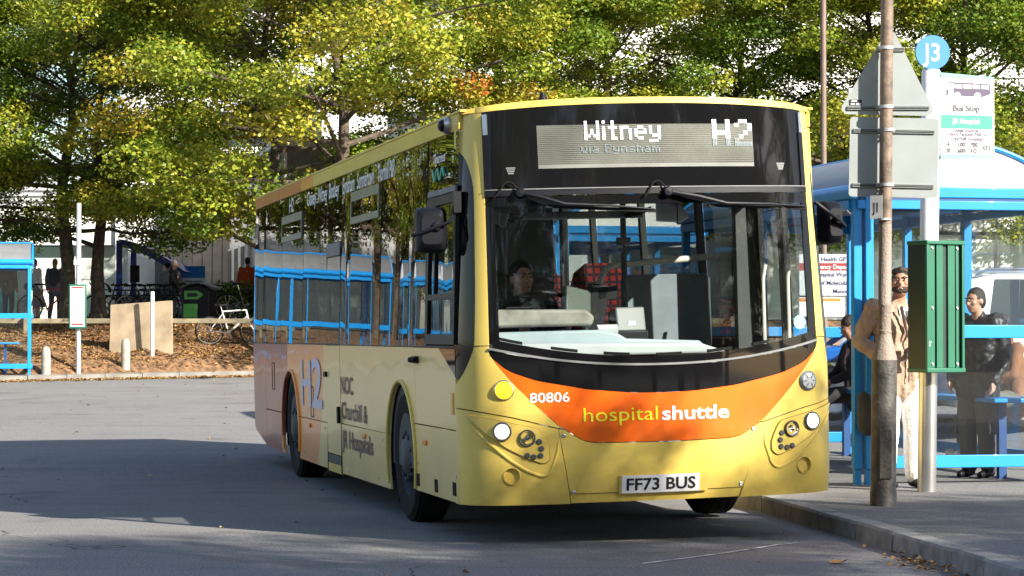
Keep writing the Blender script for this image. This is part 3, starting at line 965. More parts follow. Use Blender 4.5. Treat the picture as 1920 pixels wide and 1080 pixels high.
# windscreen: glass sheet, black surround
glb = lambda u: zWb(u) + .058 + .012 * abs(u)
gl = P('windscreen', fpatch(lambda b: -1.072, lambda b: 1.072, lambda u: zWb(u) + .015, lambda u: 2.245, 40, 26, off=-.004, th=None), 'bus_clear')
def band(ul, ur, zl, zu, na, nb, off=.001): return fpatch(ul, ur, zl, zu, na, nb, off=off, th=.012)
P('surround_bottom', band(lambda b: -1.09, lambda b: 1.09, lambda u: zWb(u) + .0145, glb, 60, 2), 'black_gloss', gl)
P('surround_top', band(lambda b: -1.09, lambda b: 1.09, lambda u: 2.185, lambda u: 2.248, 50, 2), 'black_gloss', gl)
for sg in (-1, 1):
    P('surround_side', band(lambda b: sg * 1.108, lambda b: sg * 1.048, lambda u: 1.30, lambda u: 2.184, 4, 30), 'black_gloss', gl)
for u in (-.99, -.64, -.30, .05, .40, .72):
    P('glazing_block', fpatch(lambda b: u - .085, lambda b: u + .085, lambda q: glb(q) + .002, lambda q: glb(q) + .022, 8, 1, off=-.012, th=.02), 'black_rubber', gl)
# round disc sticker and small print panel
P('disc_sticker', MB().lathe([(.046, 0), (.046, .002), (.0005, .002)], 24, lampmat(.985, 1.39, -.003)), pbr('disc_blue', (0.2, 0.5, 0.65), .5), gl)
# header
hd = P('header_glass', fpatch(lambda b: -1.09, lambda b: 1.09, lambda u: 2.295, zHt, 60, 14, off=.002), 'black_gloss')
P('header_trim', fpatch(lambda b: -1.09, lambda b: 1.09, lambda u: 2.252, lambda u: 2.290, 50, 2, off=.010), 'black_plastic')
P('header_seal', fpatch(lambda b: -1.09, lambda b: 1.09, lambda u: 2.291, lambda u: 2.297, 50, 1, off=.014), 'mid_grey')
P('roof_front', fpatch(lambda b: lerp(-1.196, -1.17, b), lambda b: lerp(1.196, 1.17, b), lambda u: zHt(u) + .003, lambda u: 2.885 - .055 * (abs(u) / 1.2) ** 3, 50, 4, off=.002, th=.03), 'bus_yellow')

# destination display
def stripes():
    m = bpy.data.materials.new('led_louvre')
    n, l = nt(m); b = n['Principled BSDF']; b.inputs['Roughness'].default_value = .6
    tc = n.new('ShaderNodeTexCoord')
    w = n.new('ShaderNodeTexWave'); w.bands_direction = 'Z'; w.inputs['Scale'].default_value = 21
    l.new(tc.outputs['Object'], w.inputs[0])
    no = n.new('ShaderNodeTexNoise'); no.inputs['Scale'].default_value = 3.2; no.inputs['Detail'].default_value = 4
    l.new(tc.outputs['Object'], no.inputs[0])
    cr = n.new('ShaderNodeValToRGB')
    cr.color_ramp.elements[0].color = (.035, .038, .03, 1); cr.color_ramp.elements[1].color = (.24, .24, .17, 1)
    mu = n.new('ShaderNodeMath'); mu.operation = 'MULTIPLY_ADD'; mu.inputs[1].default_value = .75
    l.new(w.outputs['Fac'], mu.inputs[0]); 
    m2 = n.new('ShaderNodeMath'); m2.operation = 'MULTIPLY'; m2.inputs[1].default_value = .5
    l.new(no.outputs[0], m2.inputs[0]); l.new(m2.outputs[0], mu.inputs[2])
    l.new(mu.outputs[0], cr.inputs[0]); l.new(cr.outputs[0], b.inputs['Base Color'])
    return m
M['led_louvre'] = stripes()
M['led_grey'] = pbr('led_grey', (.16, .165, .15), .6)
led = P('destination_display', fpatch(lambda b: -.755, lambda b: .703, lambda u: 2.425, lambda u: 2.705, 40, 2, off=.005, th=.004), 'led_grey')
# louvre ribs stand proud of the board
mb = MB()
for k in range(20):
    z = 2.452 + k * .0128
    mb.patch(lambda a, b, s_: F(lerp(-.752, .700, a), z + .0075 * b, .0075 + .004 * b), 30, 1)
P('louvre', mb, pbr('louvre_olive', (.19, .195, .165), .55, var=.3, vs_=3), led, kind='stuff')
M['led_on'] = pbr('led_on', (.9, .9, .9), .5, var=0, emit=(1.0, .96, 1.0), es=.8)
M['led_dim'] = pbr('led_dim', (.12, .16, .18), .5, var=0, emit=(.55, .75, .85), es=.10)
FONT = {
 'W': ['1...1', '1...1', '1...1', '1.1.1', '1.1.1', '11.11', '1...1'], 'i': ['1', '.', '1', '1', '1', '1', '1'],
 't': ['.1.', '.1.', '111', '.1.', '.1.', '.1.', '.11'], 'n': ['....', '....', '111.', '1..1', '1..1', '1..1', '1..1'],
 'e': ['....', '....', '.11.', '1..1', '1111', '1...', '.11.'], 'y': ['....', '....', '1..1', '1..1', '1..1', '.111', '...1', '111.'],
 'H': ['1..1', '1..1', '1..1', '1111', '1..1', '1..1', '1..1'], '2': ['.11.', '1..1', '...1', '..1.', '.1..', '1...', '1111'],
 'v': ['....', '....', '1..1', '1..1', '1..1', '.11.', '.11.'], 'a': ['....', '....', '.11.', '...1', '.111', '1..1', '.111'],
 'E': ['1111', '1...', '1...', '111.', '1...', '1...', '1111'], 's': ['....', '....', '.111', '1...', '.11.', '...1', '111.'],
 'h': ['1...', '1...', '111.', '1..1', '1..1', '1..1', '1..1'], 'm': ['.....', '.....', '11.1.', '1.1.1', '1.1.1', '1.1.1', '1.1.1'], ' ': ['..'],
}
def led_text(s, u0, z0, width, hgt, sub, cut=None):
    """rows of square LEDs; 'cut' rows and below go to the dim mesh, as the scan catches them"""
    tot = sum(len(FONT[c][0]) + 1 for c in s) - 1
    px = width / tot; pz = hgt / 7
    on, dim = MB(), MB()
    x = 0
    for c in s:
        for r_, row in enumerate(FONT[c]):
            for q, ch in enumerate(row):
                if ch != '1': continue
                for i in range(sub):
                    for j in range(sub):
                        u = u0 + (x + q + (i + .15) / sub) * px; zt = z0 + hgt - (r_ + (j + .15) / sub) * pz
                        w = px / sub * .74; h = pz / sub * .74
                        tgt = dim if (cut is not None and r_ >= cut) else on
                        tgt.add([F(u, zt - h, .013), F(u + w, zt - h, .013), F(u + w, zt, .013), F(u, zt, .013)], [(0, 1, 2, 3)])
        x += len(FONT[c][0]) + 1
    return on, dim
a, b_ = led_text('Witney', -.452, 2.605, .505, .125, 2)
P('display_word', a, 'led_on', led, kind='stuff')
a, b_ = led_text('H2', .41, 2.56, .285, .175, 3, 5)
P('display_number', a, 'led_on', led, kind='stuff'); P('display_number_dim', b_, 'led_dim', led, kind='stuff')
a, b_ = led_text('via Eynsham', -.478, 2.520, .52, .058, 1, 3)
P('display_via', a, 'led_dim', led, kind='stuff'); P('display_via', b_, 'led_dim', led, kind='stuff')
for (u, z) in ((-.93, 2.43), (.90, 2.44)):
    mb = MB()
    for r_ in range(4):
        mb.patch(lambda a, b, s_: F(u + (a - .5) * (.06 - .008 * r_), z - r_ * .012 + .008 * b, .0045), 2, 1)
    P('glass_mark', mb, 'mid_grey', hd)

# wipers
for (p0, p1, p2, hose) in (((-.879, 2.272), (-.60, 2.19), (-.02, 2.148), -1.05), ((.075, 2.262), (.47, 2.178), (1.06, 2.158), -.05)):
    w = P('wiper', MB().tube([F(p0[0], p0[1], .03), F(lerp(p0[0], p1[0], .5), lerp(p0[1], p1[1], .45), .055), F(*p1, .05), F(lerp(p1[0], p2[0], .5), lerp(p1[1], p2[1], .5) + .006, .035), F(*p2, .02)], [.016, .015, .012, .008, .005], 8), 'black_plastic')
    P('pivot', MB().lathe([(.034, 0), (.034, .03), (.026, .045), (.0005, .048)], 16, lampmat(p0[0], p0[1], .006)), 'black_plastic', w)
    P('wiper_blade', MB().bar(F(p1[0] - .12, p1[1] - .010, .024), F(p2[0] + .02, p2[1] - .012, .014), .012, .022), 'black_rubber', w)
    pts = []
    for t in np.linspace(0, 1, 12):
        u = lerp(p0[0] + .0, p0[0] - .155, t); z = p0[1] + .0 + .085 * math.sin(PI * min(1, t * 1.15) * .87) - .06 * t * t
        pts.append(F(u, z, .03))
    P('washer_hose', MB().tube(pts, .0055, 6), 'black_rubber', w)

# ---------- sides
WZ = 1.276           # waist
def arc(cv, r_, a0, a1, n=16, cz=.45):
    return [(cv + r_ * math.cos(a), cz + r_ * math.sin(a)) for a in np.linspace(a0, a1, n)]
FWV, RWV, AR = 2.48, 8.33, .565
def arch_cut(z): return math.asin(max(-1, min(1, (z - .45) / AR)))
def side_panel(name, poly, sg=-1, mat='livery', c=0.0, th=.02, parent=None, **k):
    return P(name, MB().prism(poly, S(sg), c, c - th), mat, parent, bev=.003, **k)
zs = .735; g_ = .0035
for sg in (-1, 1):
    # front upper panel, cut for the corner glass, and its lower flap; wheel arch sweeps into both
    th1 = arch_cut(zs); zb = .262
    rt = FWV - AR * math.cos(th1)
    fl = -arch_cut(zb)
    right = sg > 0
    if not right:
        side_panel('cab_side_panel', [(.47, zs + g_), (1.9 - .0, zs + g_), (1.9, WZ), (1.02, WZ), (.47, 1.085)], sg)
        side_panel('cab_lower_flap', [(.47, zb), (FWV - AR * math.cos(arch_cut(zb)), zb)] + [(FWV - AR * math.cos(arch_cut(z)), z) for z in np.linspace(zb + .05, zs - g_, 6)] + [(.47, zs - g_)], sg)
        side_panel('wheel_arch_panel', [(1.906, zs + g_), (FWV - AR * math.cos(th1) , zs + g_)] + [p for p in arc(FWV, AR, PI - th1, arch_cut(.62), 18)] + [(5.285, .62 + g_), (5.285, WZ), (1.906, WZ)], sg)
        side_panel('side_lower_flap', [(FWV + AR * math.cos(arch_cut(.205)), .205)] + [(FWV + AR * math.cos(arch_cut(z)), z) for z in np.linspace(.26, .62 - g_, 7)] + [(5.285, .62 - g_), (5.285, .200)], sg)
    else:
        side_panel('wheel_arch_panel', [(1.62, .262), (FWV - AR * math.cos(arch_cut(zb)), zb)] + arc(FWV, AR, PI - arch_cut(zb), arch_cut(.2), 20) + [(5.285, .20), (5.285, WZ), (1.62, WZ)], sg)
        side_panel('side_panel', [(5.295, .2), (6.03, .2), (6.03, WZ), (5.295, WZ)], sg)
        side_panel('front_corner_panel', [(.47, .262), (.53, .262), (.53, 2.70), (.47, 2.70)], sg, 'bus_yellow')
    # wheel-arch lip
    for cv in (FWV, RWV):
        lip = [SL(v, z, .008) if sg < 0 else SR(v, z, .008) for v, z in arc(cv, AR + .012, PI - arch_cut(.28), arch_cut(.26), 26)]
        P('arch_lip', MB().tube(lip, .014, 8), 'bus_yellow' if cv == FWV else 'livery')
        # dark liner
        lin = MB()
        pr = arc(cv, AR + .004, PI + .3, -.3, 20)
        lin.patch(lambda a, b, s_: (sg * lerp(1.25, .82, b), pr[int(a * 19 + .5)][0], pr[int(a * 19 + .5)][1]), 19, 1)
        P('wheel_arch_liner', lin, 'black_rubber')
    # behind the door
    side_panel('rear_quarter_panel', [(6.045, .60 + g_)] + [(RWV - AR * math.cos(arch_cut(.6)), .60 + g_)] + arc(RWV, AR, PI - arch_cut(.6), arch_cut(.60), 18) + [(8.935, .6 + g_), (8.935, WZ), (6.045, WZ)], sg)
    side_panel('side_lower_flap', [(6.045, .200), (RWV - AR * math.cos(arch_cut(.205)), .205)] + [(RWV - AR * math.cos(arch_cut(z)), z) for z in np.linspace(.26, .6 - g_, 7)] + [(6.045, .6 - g_)], sg)
    rz = RWV + AR * math.cos(arch_cut(.6))
    side_panel('engine_flap', [(RWV + AR * math.cos(arch_cut(.21)), .208)] + [(RWV + AR * math.cos(arch_cut(z)), z) for z in np.linspace(.26, .6 - g_, 7)] + [(10.22, .6 - g_), (10.22, .222)], sg)
    side_panel('engine_side_panel', [(8.943, .6 + g_), (10.22, .6 + g_), (10.22, WZ), (8.943, WZ)], sg)
    side_panel('tail_panel', [(10.228, .224), (11.14, .36), (11.18, .42), (11.2, WZ), (10.228, WZ)], sg)
    # cove above the windows
    for (a, b, mt) in ((.46, 7.0, 'bus_yellow'), (7.0, 7.77, 'bus_amber'), (7.77, 11.2, 'bus_rust')):
        P('cove_panel', MB().prism([(a + .002, 2.707), (b - .002, 2.707), (b - .002, 2.815), (a + .002, 2.815)], S(sg), .004, -.02), mt, bev=.004)
    P('gutter', MB().prism([(.40, 2.816), (11.2, 2.816), (11.2, 2.832), (.40, 2.832)], S(sg), .010, -.03), 'bus_yellow', bev=.004)
    # pillars: black strip behind the glass joints
    # windows
    if sg < 0:
        cuts = [1.50, 2.155, 3.335, 4.78, 5.285, 6.045, 7.52, 9.01, 10.415, 11.19]
    else:
        cuts = [1.66, 3.0, 4.6, 6.2, 7.8, 9.4, 11.19]
    for a, b in zip(cuts[:-1], cuts[1:]):
        if sg < 0 and abs(a - 5.285) < .01: continue
        q_ = [rnd.uniform(-.0025, .004) for _ in range(4)]
        P('side_window', MB().patch(lambda i, j, s_: S(sg)(lerp(a + .006, b - .006, i), lerp(WZ + .008, 2.700, j), .002 + lerp(lerp(q_[0], q_[1], i), lerp(q_[2], q_[3], i), j) + .003 * math.sin(PI * i)), 8, 2), 'bus_glass', smooth=60)
    for c in cuts:
        P('window_pillar', MB().prism([(c - .035, WZ + .015), (c + .035, WZ + .015), (c + .035, 2.70), (c - .035, 2.70)], S(sg), -.012, -.06), 'bus_dark')
    P('waist_rail', MB().prism([(.47, WZ + .001), (11.19, WZ + .001), (11.19, WZ + .014), (.47, WZ + .014)], S(sg), .003, -.03), 'black_plastic')

# driver's window with its sliding frame, left side of the picture
P('corner_glass_tail', MB().prism([(.462, 1.09), (1.0, WZ - .004), (.462, WZ - .004)], SL, .002, -.01), 'black_gloss')
dw = P('driver_window', MB().patch(lambda i, j, s_: SL(lerp(.47, 1.44, i), lerp(1.35, 2.28, j), .000), 1, 1), glass('driver_glass', (.62, .66, .66), wav=.008, ws=(1, 3, .4)), smooth=0)
fr = MB()
for (a, b, z0, z1) in ((.44, .50, 1.30, 2.30), (1.36, 1.44, 1.30, 2.30), (.50, 1.36, 2.24, 2.30), (.50, 1.36, 1.30, 1.37), (.50, 1.36, 1.60, 1.64), (1.13, 1.16, 1.64, 2.24)):
    fr.prism([(a, z0), (b, z0), (b, z1), (a, z1)], SL, .014, -.012)
P('window_frame', fr, 'black_plastic', dw)
P('upper_glass', MB().patch(lambda i, j, s_: SL(lerp(.46, 1.46, i), lerp(2.305, 2.70, j), .001), 2, 1), 'bus_glass', smooth=0)
P('front_window_post', MB().prism([(1.444, WZ + .016), (1.497, WZ + .016), (1.497, 2.30), (1.444, 2.30)], SL, .002, -.02), 'black_gloss')
P('vent_rail', MB().prism([(.47, 2.305), (1.40, 2.305), (1.40, 2.345), (.47, 2.345)], SL, .02, .0), 'mid_grey', bev=.004)
# hopper windows
for (a, b, z0, z1) in ((3.42, 4.76, 2.29, 2.53), (7.62, 9.0, 2.29, 2.52)):
    h = MB()
    olive = pbr('hopper_rail', (.20, .21, .16), .35, .3)
    h.prism([(a, z1 - .075), (b, z1 - .075), (b, z1), (a, z1)], SL, .014, -.01)
    h.prism([(a, z0 - .02), (b, z0 - .02), (b, z0 + .035), (a, z0 + .035)], SL, .014, -.01)
    h.prism([(a, z0 + .035), (a + .035, z0 + .035), (a + .035, z1 - .075), (a, z1 - .075)], SL, .014, -.01)
    h.prism([(b - .035, z0 + .035), (b, z0 + .035), (b, z1 - .075), (b - .035, z1 - .075)], SL, .014, -.01)
    ho = P('hopper_window', h, olive)
    P('pane', MB().patch(lambda i, j, s_: SL(lerp(a + .036, b - .036, i), lerp(z0 + .036, z1 - .076, j), .006), 1, 1), 'bus_glass', ho, smooth=0)
# emergency door
dz = 2.10
side_panel('emergency_door', [(5.293, .345), (6.037, .345), (6.037, 1.274), (5.293, 1.274)], -1, 'livery', .004)
ed = P('door_step_plate', MB().prism([(5.293, .268), (6.037, .268), (6.037, .338), (5.293, .338)], SL, .004, -.02), 'dark_grey')
P('door_sill_panel', MB().prism([(5.293, .19), (6.037, .19), (6.037, .262), (5.293, .262)], SL, .004, -.02), 'bus_yellow')
P('door_glass', MB().patch(lambda i, j, s_: SL(lerp(5.293, 6.037, i), lerp(WZ + .015, 2.03, j), .005), 1, 1), 'bus_glass', smooth=0)
P('door_top_rail', MB().prism([(5.293, 2.035), (6.037, 2.035), (6.037, 2.15), (5.293, 2.15)], SL, .016, -.01), 'mid_grey', bev=.004)
P('upper_glass', MB().patch(lambda i, j, s_: SL(lerp(5.293, 6.037, i), lerp(2.155, 2.70, j), .002), 1, 1), 'bus_glass', smooth=0)
for v_ in (5.289, 6.041):
    P('door_seal', MB().prism([(v_ - .0045, .2), (v_ + .0045, .2), (v_ + .0045, 2.1), (v_ - .0045, 2.1)], SL, .010, -.015), 'black_rubber')
P('door_handle', MB().box2((-1.30, 6.10, 1.0), (-1.275, 5.98, 1.045)), 'black_plastic', bev=.004)
P('door_hinge', MB().box2((-1.305, 5.30, .62), (-1.275, 5.36, .76)), 'black_plastic', bev=.004)
# small side fittings
P('cab_door_handle', MB().box2((-1.30, 1.74, 1.165), (-1.276, 1.90, 1.215)).tube([(-1.30, 1.73, 1.19), (-1.335, 1.78, 1.19)], .02, 10), 'black_plastic', bev=.004)
sh = P('side_recess', MB().prism([(.53, .84), (.62, .84), (.62, .985), (.53, .985)], SL, .006, -.005), 'bus_amber', bev=.004)
P('recess_plate', MB().prism([(.545, .853), (.605, .853), (.605, .972), (.545, .972)], SL, .009, .0), 'bus_yellow', sh)
for v_, z_ in ((1.86, .34), (1.2, .335), (.58, .35)):
    P('jacking_slot', MB().prism([(v_ - .05, z_ - .045), (v_ + .05, z_ - .045), (v_ + .05, z_ + .045), (v_ - .05, z_ + .045)], SL, .006, -.002), 'black_rubber', bev=.006)
for v_, z_, in ((1.55, .615), (4.1, .56), (7.1, .54)):
    P('side_marker', MB().prism([(v_ - .055, z_ - .018), (v_ + .055, z_ - .018), (v_ + .055, z_ + .018), (v_ - .055, z_ + .018)], SL, .014, .0), pbr('marker_amber', (.8, .22, .02), .3), bev=.005)
for v_, z_ in ((9.6, .95), (6.95, .76)):
    mb = MB()
    for (a, b, c, d) in ((-.09, -.14, -.08, .14), (.08, -.14, .09, .14), (-.08, -.14, .08, -.128), (-.08, .128, .08, .14)):
        mb.prism([(v_ + a, z_ + b), (v_ + c, z_ + b), (v_ + c, z_ + d), (v_ + a, z_ + d)], SL, .004, 0)
    P('filler_flap_edge', mb, 'dark_grey')
for v_, z_ in ((3.1, .27), (3.5, .26), (4.9, .24), (3.3, .56), (5.1, .57), (6.2, .25), (7.0, .26), (7.5, .28), (9.3, .28), (10.0, .3), (1.85, .46), (.52, .44), (6.2, .55), (5.2, .26)):
    P('bolt', MB().lathe([(.011, 0), (.011, .004), (.0005, .006)], 10, Matrix.Translation((-1.275, v_, z_)) @ Matrix.Rotation(-PI / 2, 4, 'Y')), 'steel')

# side lettering
def side_text(s, v_left, v_right, z0, size, bold, mat, off=.006):
    v, f = text_geo(s, size, bold, 'LEFT')
    w0 = min(p[0] for p in v); k = (v_left - v_right) / (max(p[0] for p in v) - w0)
    P('lettering', MB().add([SL(v_left - (a - w0) * k, z0 + b, off) for a, b in v], f), mat, smooth=0)
M['side_brown'] = pbr('side_brown', (.12, .055, .06), .5, var=0)
M['side_lilac'] = pbr('side_lilac', (.66, .62, .74), .5, var=0)
side_text('NOC', 5.24, 4.63, .875, .205, .003, 'side_brown')
side_text('Churchill &', 5.24, 3.95, .665, .20, .003, 'side_brown')
side_text('JR', 5.24, 4.97, .425, .205, .003, 'side_brown')
side_text('Hospitals', 4.87, 3.72, .425, .205, .003, 'side_brown')
side_text('H', 7.60, 6.98, .72, .60, .006, 'side_lilac')
side_text('2', 6.92, 6.30, .72, .62, .012, 'side_lilac')
for s_, a, b in (('Thornhill P&R', 3.50, 2.76), ('Summertown', 4.48, 3.68), ('Eynsham', 5.22, 4.62), ('Botley', 5.98, 5.42), ('Witney', 6.62, 6.08), ('Osney', 7.30, 6.74), ('H2', 8.5, 8.2)):
    side_text(s_, a, b, 2.545, .19, .003, 'white_print', .009)
side_text('Thames', 1.28, .86, 2.53, .095, .0015, 'white_print', .009)
sw = MB()
for k in range(2):
    sw.tube([SL(1.15 - .14 * t + k * .12, 2.45 + .04 * math.sin(t * 5 + k * 2), .012) for t in np.linspace(0, 2, 12)], .008, 6)
P('swirl_emblem', sw, pbr('swirl_green', (.2, .6, .35), .5))

# ---------- roof, floor, tail, chassis
def roofz(x, v):
    e = 2.832 if v > .3 else 2.832
    return e + .075 * (1 - (abs(x) / 1.19) ** 2.6) * sm((v - .05) / .5 + .35)
P('roof', MB().patch(lambda a, b, s_: (lerp(-1.195, 1.195, a), lerp(.16 + .26 * abs(2 * a - 1) ** 4, 11.2, b), roofz(lerp(-1.195, 1.195, a), lerp(.16, 11.2, b)) - (.03 if s_ else 0)), 24, 20, .03), 'bus_yellow')
P('tail', MB().prism([(-1.27, .38), (1.27, .38), (1.27, 1.3), (1.20, 2.83), (-1.20, 2.83), (-1.27, 1.3)], lambda a, b, c: (a, 11.2 + c, b), 0, .06), 'bus_rust', bev=.02)
P('chassis', MB().box2((-.9, .5, .26), (.9, 11.0, .40)).box2((-1.15, 3.2, .24), (1.15, 7.6, .34)), 'black_rubber')
P('front_skirt_floor', MB().box2((-1.15, .30, .27), (1.15, 1.75, .36)), 'black_rubber')
P('bus_floor', MB().box2((-1.24, .5, .40), (1.24, 11.15, .44)), 'bus_dark')
P('ceiling_liner', MB().box2((-1.17, .42, 2.74), (1.17, 11.15, 2.76)), 'bus_liner')
P('side_liner', MB().box2((-1.24, 1.9, .44), (-1.225, 11.1, WZ)).box2((1.225, 1.7, .44), (1.24, 11.1, WZ)), 'bus_dark')
P('rear_bulkhead', MB().box2((-1.2, 10.9, .44), (1.2, 11.0, 2.74)), 'bus_dark')
P('header_back', MB().box2((-1.05, .36, 2.27), (1.05, .40, 2.73)), 'bus_dark')

# wheels
def wheel(x, v, sg, zc=.48, dual=False):
    mt = Matrix.Translation((x, v, zc)) @ Matrix.Rotation(sg * PI / 2, 4, 'Y')
    ty = P('wheel', MB().lathe([(.29, -.12), (.36, -.135), (.44, -.135), (.475, -.11), (.482, -.05), (.482, .05), (.475, .11), (.44, .135), (.36, .135), (.29, .12)], 40, mt), 'black_rubber')
    tr = MB()
    for k in range(3):
        tr.lathe([(.478, -.07 + k * .06), (.486, -.066 + k * .06), (.486, -.034 + k * .06), (.478, -.03 + k * .06)], 40, mt)
    P('tread', tr, 'black_rubber', ty)
    P('rim', MB().lathe([(.295, .12), (.285, .10), (.27, .03), (.22, .0 if not dual else -.07), (.20, .04), (.15, .06), (.14, .12), (.11, .15), (.06, .16), (.0005, .16)], 32, mt), 'dark_grey', ty)
    for k in range(10):
        a = 2 * PI * k / 10
        P('wheel_nut', MB().lathe([(.022, .02), (.022, .105), (.013, .12), (.0005, .12)], 8, mt @ Matrix.Translation((.168 * math.cos(a), .168 * math.sin(a), .02))), 'dark_grey', ty)
wheel(-1.115, FWV, -1); wheel(-1.115, RWV, -1, dual=True)
wheel(1.07, FWV, 1, .445); wheel(1.07, RWV, 1, .43, dual=True)
for (a, v_) in ((-1.2, 3.08), (-1.2, 8.93), (.85, 3.08)): P('mudflap', MB().box2((a, v_, .10), (a + .35, v_ + .02, .42)), 'black_rubber')

# mirrors, camera, aerial
def head(c, sx, sy, sz, rz=0):
    mb = MB()
    rm = Matrix.Rotation(rz, 3, 'Z')
    prof = [(0, 1.0), (.35, .98), (.7, .9), (1.0, .62)]
    n = 24
    vs_ = []; fs = []
    for d, k in prof:
        for i in range(n):
            a = 2 * PI * i / n
            ca, sa = math.cos(a), math.sin(a)
            e = .35
            vs_.append(Vector(c) + rm @ Vector((sx / 2 * k * math.copysign(abs(ca) ** e, ca), sy * (.5 - d), sz / 2 * k * math.copysign(abs(sa) ** e, sa))))
    for r_ in range(len(prof) - 1):
        for i in range(n):
            j = (i + 1) % n
            fs.append((r_ * n + i, r_ * n + j, (r_ + 1) * n + j, (r_ + 1) * n + i))
    fs.append(tuple(range(n))); fs.append(tuple((len(prof) - 1) * n + i for i in reversed(range(n))))
    return mb.add(vs_, fs)
ml = P('wing_mirror', head((-1.40, .52, 2.055), .215, .11, .305, R(-6)), 'black_plastic')
P('mirror_mount', MB().lathe([(.032, 0), (.032, .02), (.02, .03), (.0005, .03)], 16, Matrix.Translation((-1.375, .47, 2.075)) @ Matrix.Rotation(PI / 2, 4, 'X')), 'black_plastic', ml)
P('mirror_arm', MB().tube([(-1.235, .47, 2.23), (-1.255, .44, 2.24), (-1.265, .43, 2.16), (-1.30, .42, 2.10), (-1.375, .44, 2.075), (-1.49, .46, 2.03), (-1.53, .5, 2.02)], .013, 8).box2((-1.27, .46, 2.16), (-1.22, .40, 2.30)), 'black_plastic', ml)
P('mirror_face', MB().box((-1.40, .585, 2.055), (.19, .006, .275)), 'chrome', ml)
mr_ = P('wing_mirror', head((1.385, .56, 2.06), .16, .12, .30, R(14)), 'black_plastic')
P('mirror_mount', MB().lathe([(.032, 0), (.032, .03), (.02, .045), (.0005, .045)], 16, Matrix.Translation((1.40, .50, 2.075)) @ Matrix.Rotation(PI / 2, 4, 'X')), 'black_plastic', mr_)
P('mirror_arm', MB().tube([(1.215, .42, 2.20), (1.26, .40, 2.16), (1.34, .43, 2.11), (1.40, .46, 2.075), (1.46, .50, 2.03)], .014, 8), 'black_plastic', mr_)
P('mirror_face', MB().box((1.385, .63, 2.06), (.14, .006, .27)), 'chrome', mr_)
cc = P('cctv_camera', MB().lathe([(.052, 0), (.055, .03), (.05, .055)], 20, Matrix.Translation((-1.205, .75, 2.755)) @ Matrix.Rotation(-PI / 2, 4, 'Y'), cap=True), 'steel')
P('camera_dome', MB().ball((-1.262, .75, 2.755), (.035, .042, .042), 16, 10), 'black_gloss', cc)
P('aerial', MB().lathe([(.045, 0), (.038, .02), (.022, .05), (.015, .07), (.0005, .072)], 12, Matrix.Translation((-.62, .55, 2.885))), 'black_plastic')

# ---------- interior seen through the windscreen
def fz(px0): return px0
da = P('dashboard', MB().prism([(-1.0, 1.12), (.50, 1.12), (.50, 1.19), (.38, 1.285), (-.12, 1.31), (-.17, 1.34), (-.30, 1.372), (-1.0, 1.372)], lambda a, b, c: (a, .42 + c, b), 0, .45), pbr('dash_top', (.27, .33, .37), .45, var=.08), bev=.015)
P('dash_edge', MB().prism([(-1.0, 1.20), (.55, 1.20), (.34, 1.27), (-.98, 1.30)], lambda a, b, c: (a, .26 + .0 + c, b), 0, .14), pbr('dash_pale', (.36, .39, .41), .5, var=.06), da, bev=.02)
P('instrument_binnacle', MB().prism([(-1.04, 1.40), (-.30, 1.40), (-.28, 1.46), (-.34, 1.51), (-1.04, 1.525)], lambda a, b, c: (a, .62 + c, b), 0, .25), pbr('binnacle_grey', (.17, .165, .15), .6, var=.25, vs_=9), da, bev=.02)
stw = MB()
rm = Matrix.Translation((-.60, 1.02, 1.53)) @ Matrix.Rotation(R(-28), 4, 'X')
stw.tube([rm @ Vector((.225 * math.cos(t), .225 * math.sin(t), 0)) for t in np.linspace(0, 2 * PI, 28, endpoint=False)], .014, 8, closed=True)
stw.tube([rm @ Vector((.2, 0, 0)), rm @ Vector((-.2, 0, 0))], .012, 6).tube([rm @ Vector((0, 0, 0)), rm @ Vector((0, -.05, -.4))], .03, 8)
P('steering_wheel', stw, 'black_plastic')
P('cab_partition', MB().box2((-1.2, 1.85, .44), (-.25, 1.88, 2.3)), pbr('partition', (.09, .095, .10), .5))
P('driver_seat', MB().prism([(-.95, 1.0), (-.45, 1.0), (-.42, 1.35), (-.46, 1.72), (-.6, 1.78), (-.8, 1.78), (-.94, 1.72), (-.98, 1.35)], lambda a, b, c: (a, 1.68 + c + .06 * (b - 1), b), 0, .12).box2((-.95, 1.25, .92), (-.45, 1.75, 1.02)), 'bus_dark', bev=.03)
tk = P('ticket_machine', MB().box((.02, .92, 1.42), (.21, .18, .17), (R(-12), 0, R(4))), pbr('machine_grey', (.13, .14, .15), .5), bev=.012)
P('machine_screen', MB().box((.03, .825, 1.41), (.05, .006, .03)), 'pale_grey', tk)
P('ticket_stand', MB().box((-.20, .90, 1.52), (.13, .10, .32), (0, R(8), 0)).box((-.13, .88, 1.62), (.15, .06, .10)).box2((-.28, .8, 1.14), (.14, 1.1, 1.36)), 'black_plastic', bev=.01)
P('driver_terminal', MB().box((-.36, .80, 1.53), (.21, .05, .26), (R(-15), R(12), R(20))).tube([(-.34, .82, 1.45), (-.24, .88, 1.28)], .025, 8), pbr('terminal_green_black', (.025, .04, .03), .35), bev=.012)
P('reader_plate', MB().box((-.15, .80, 1.37), (.14, .05, .05), (R(30), 0, 0)), 'pale_grey')
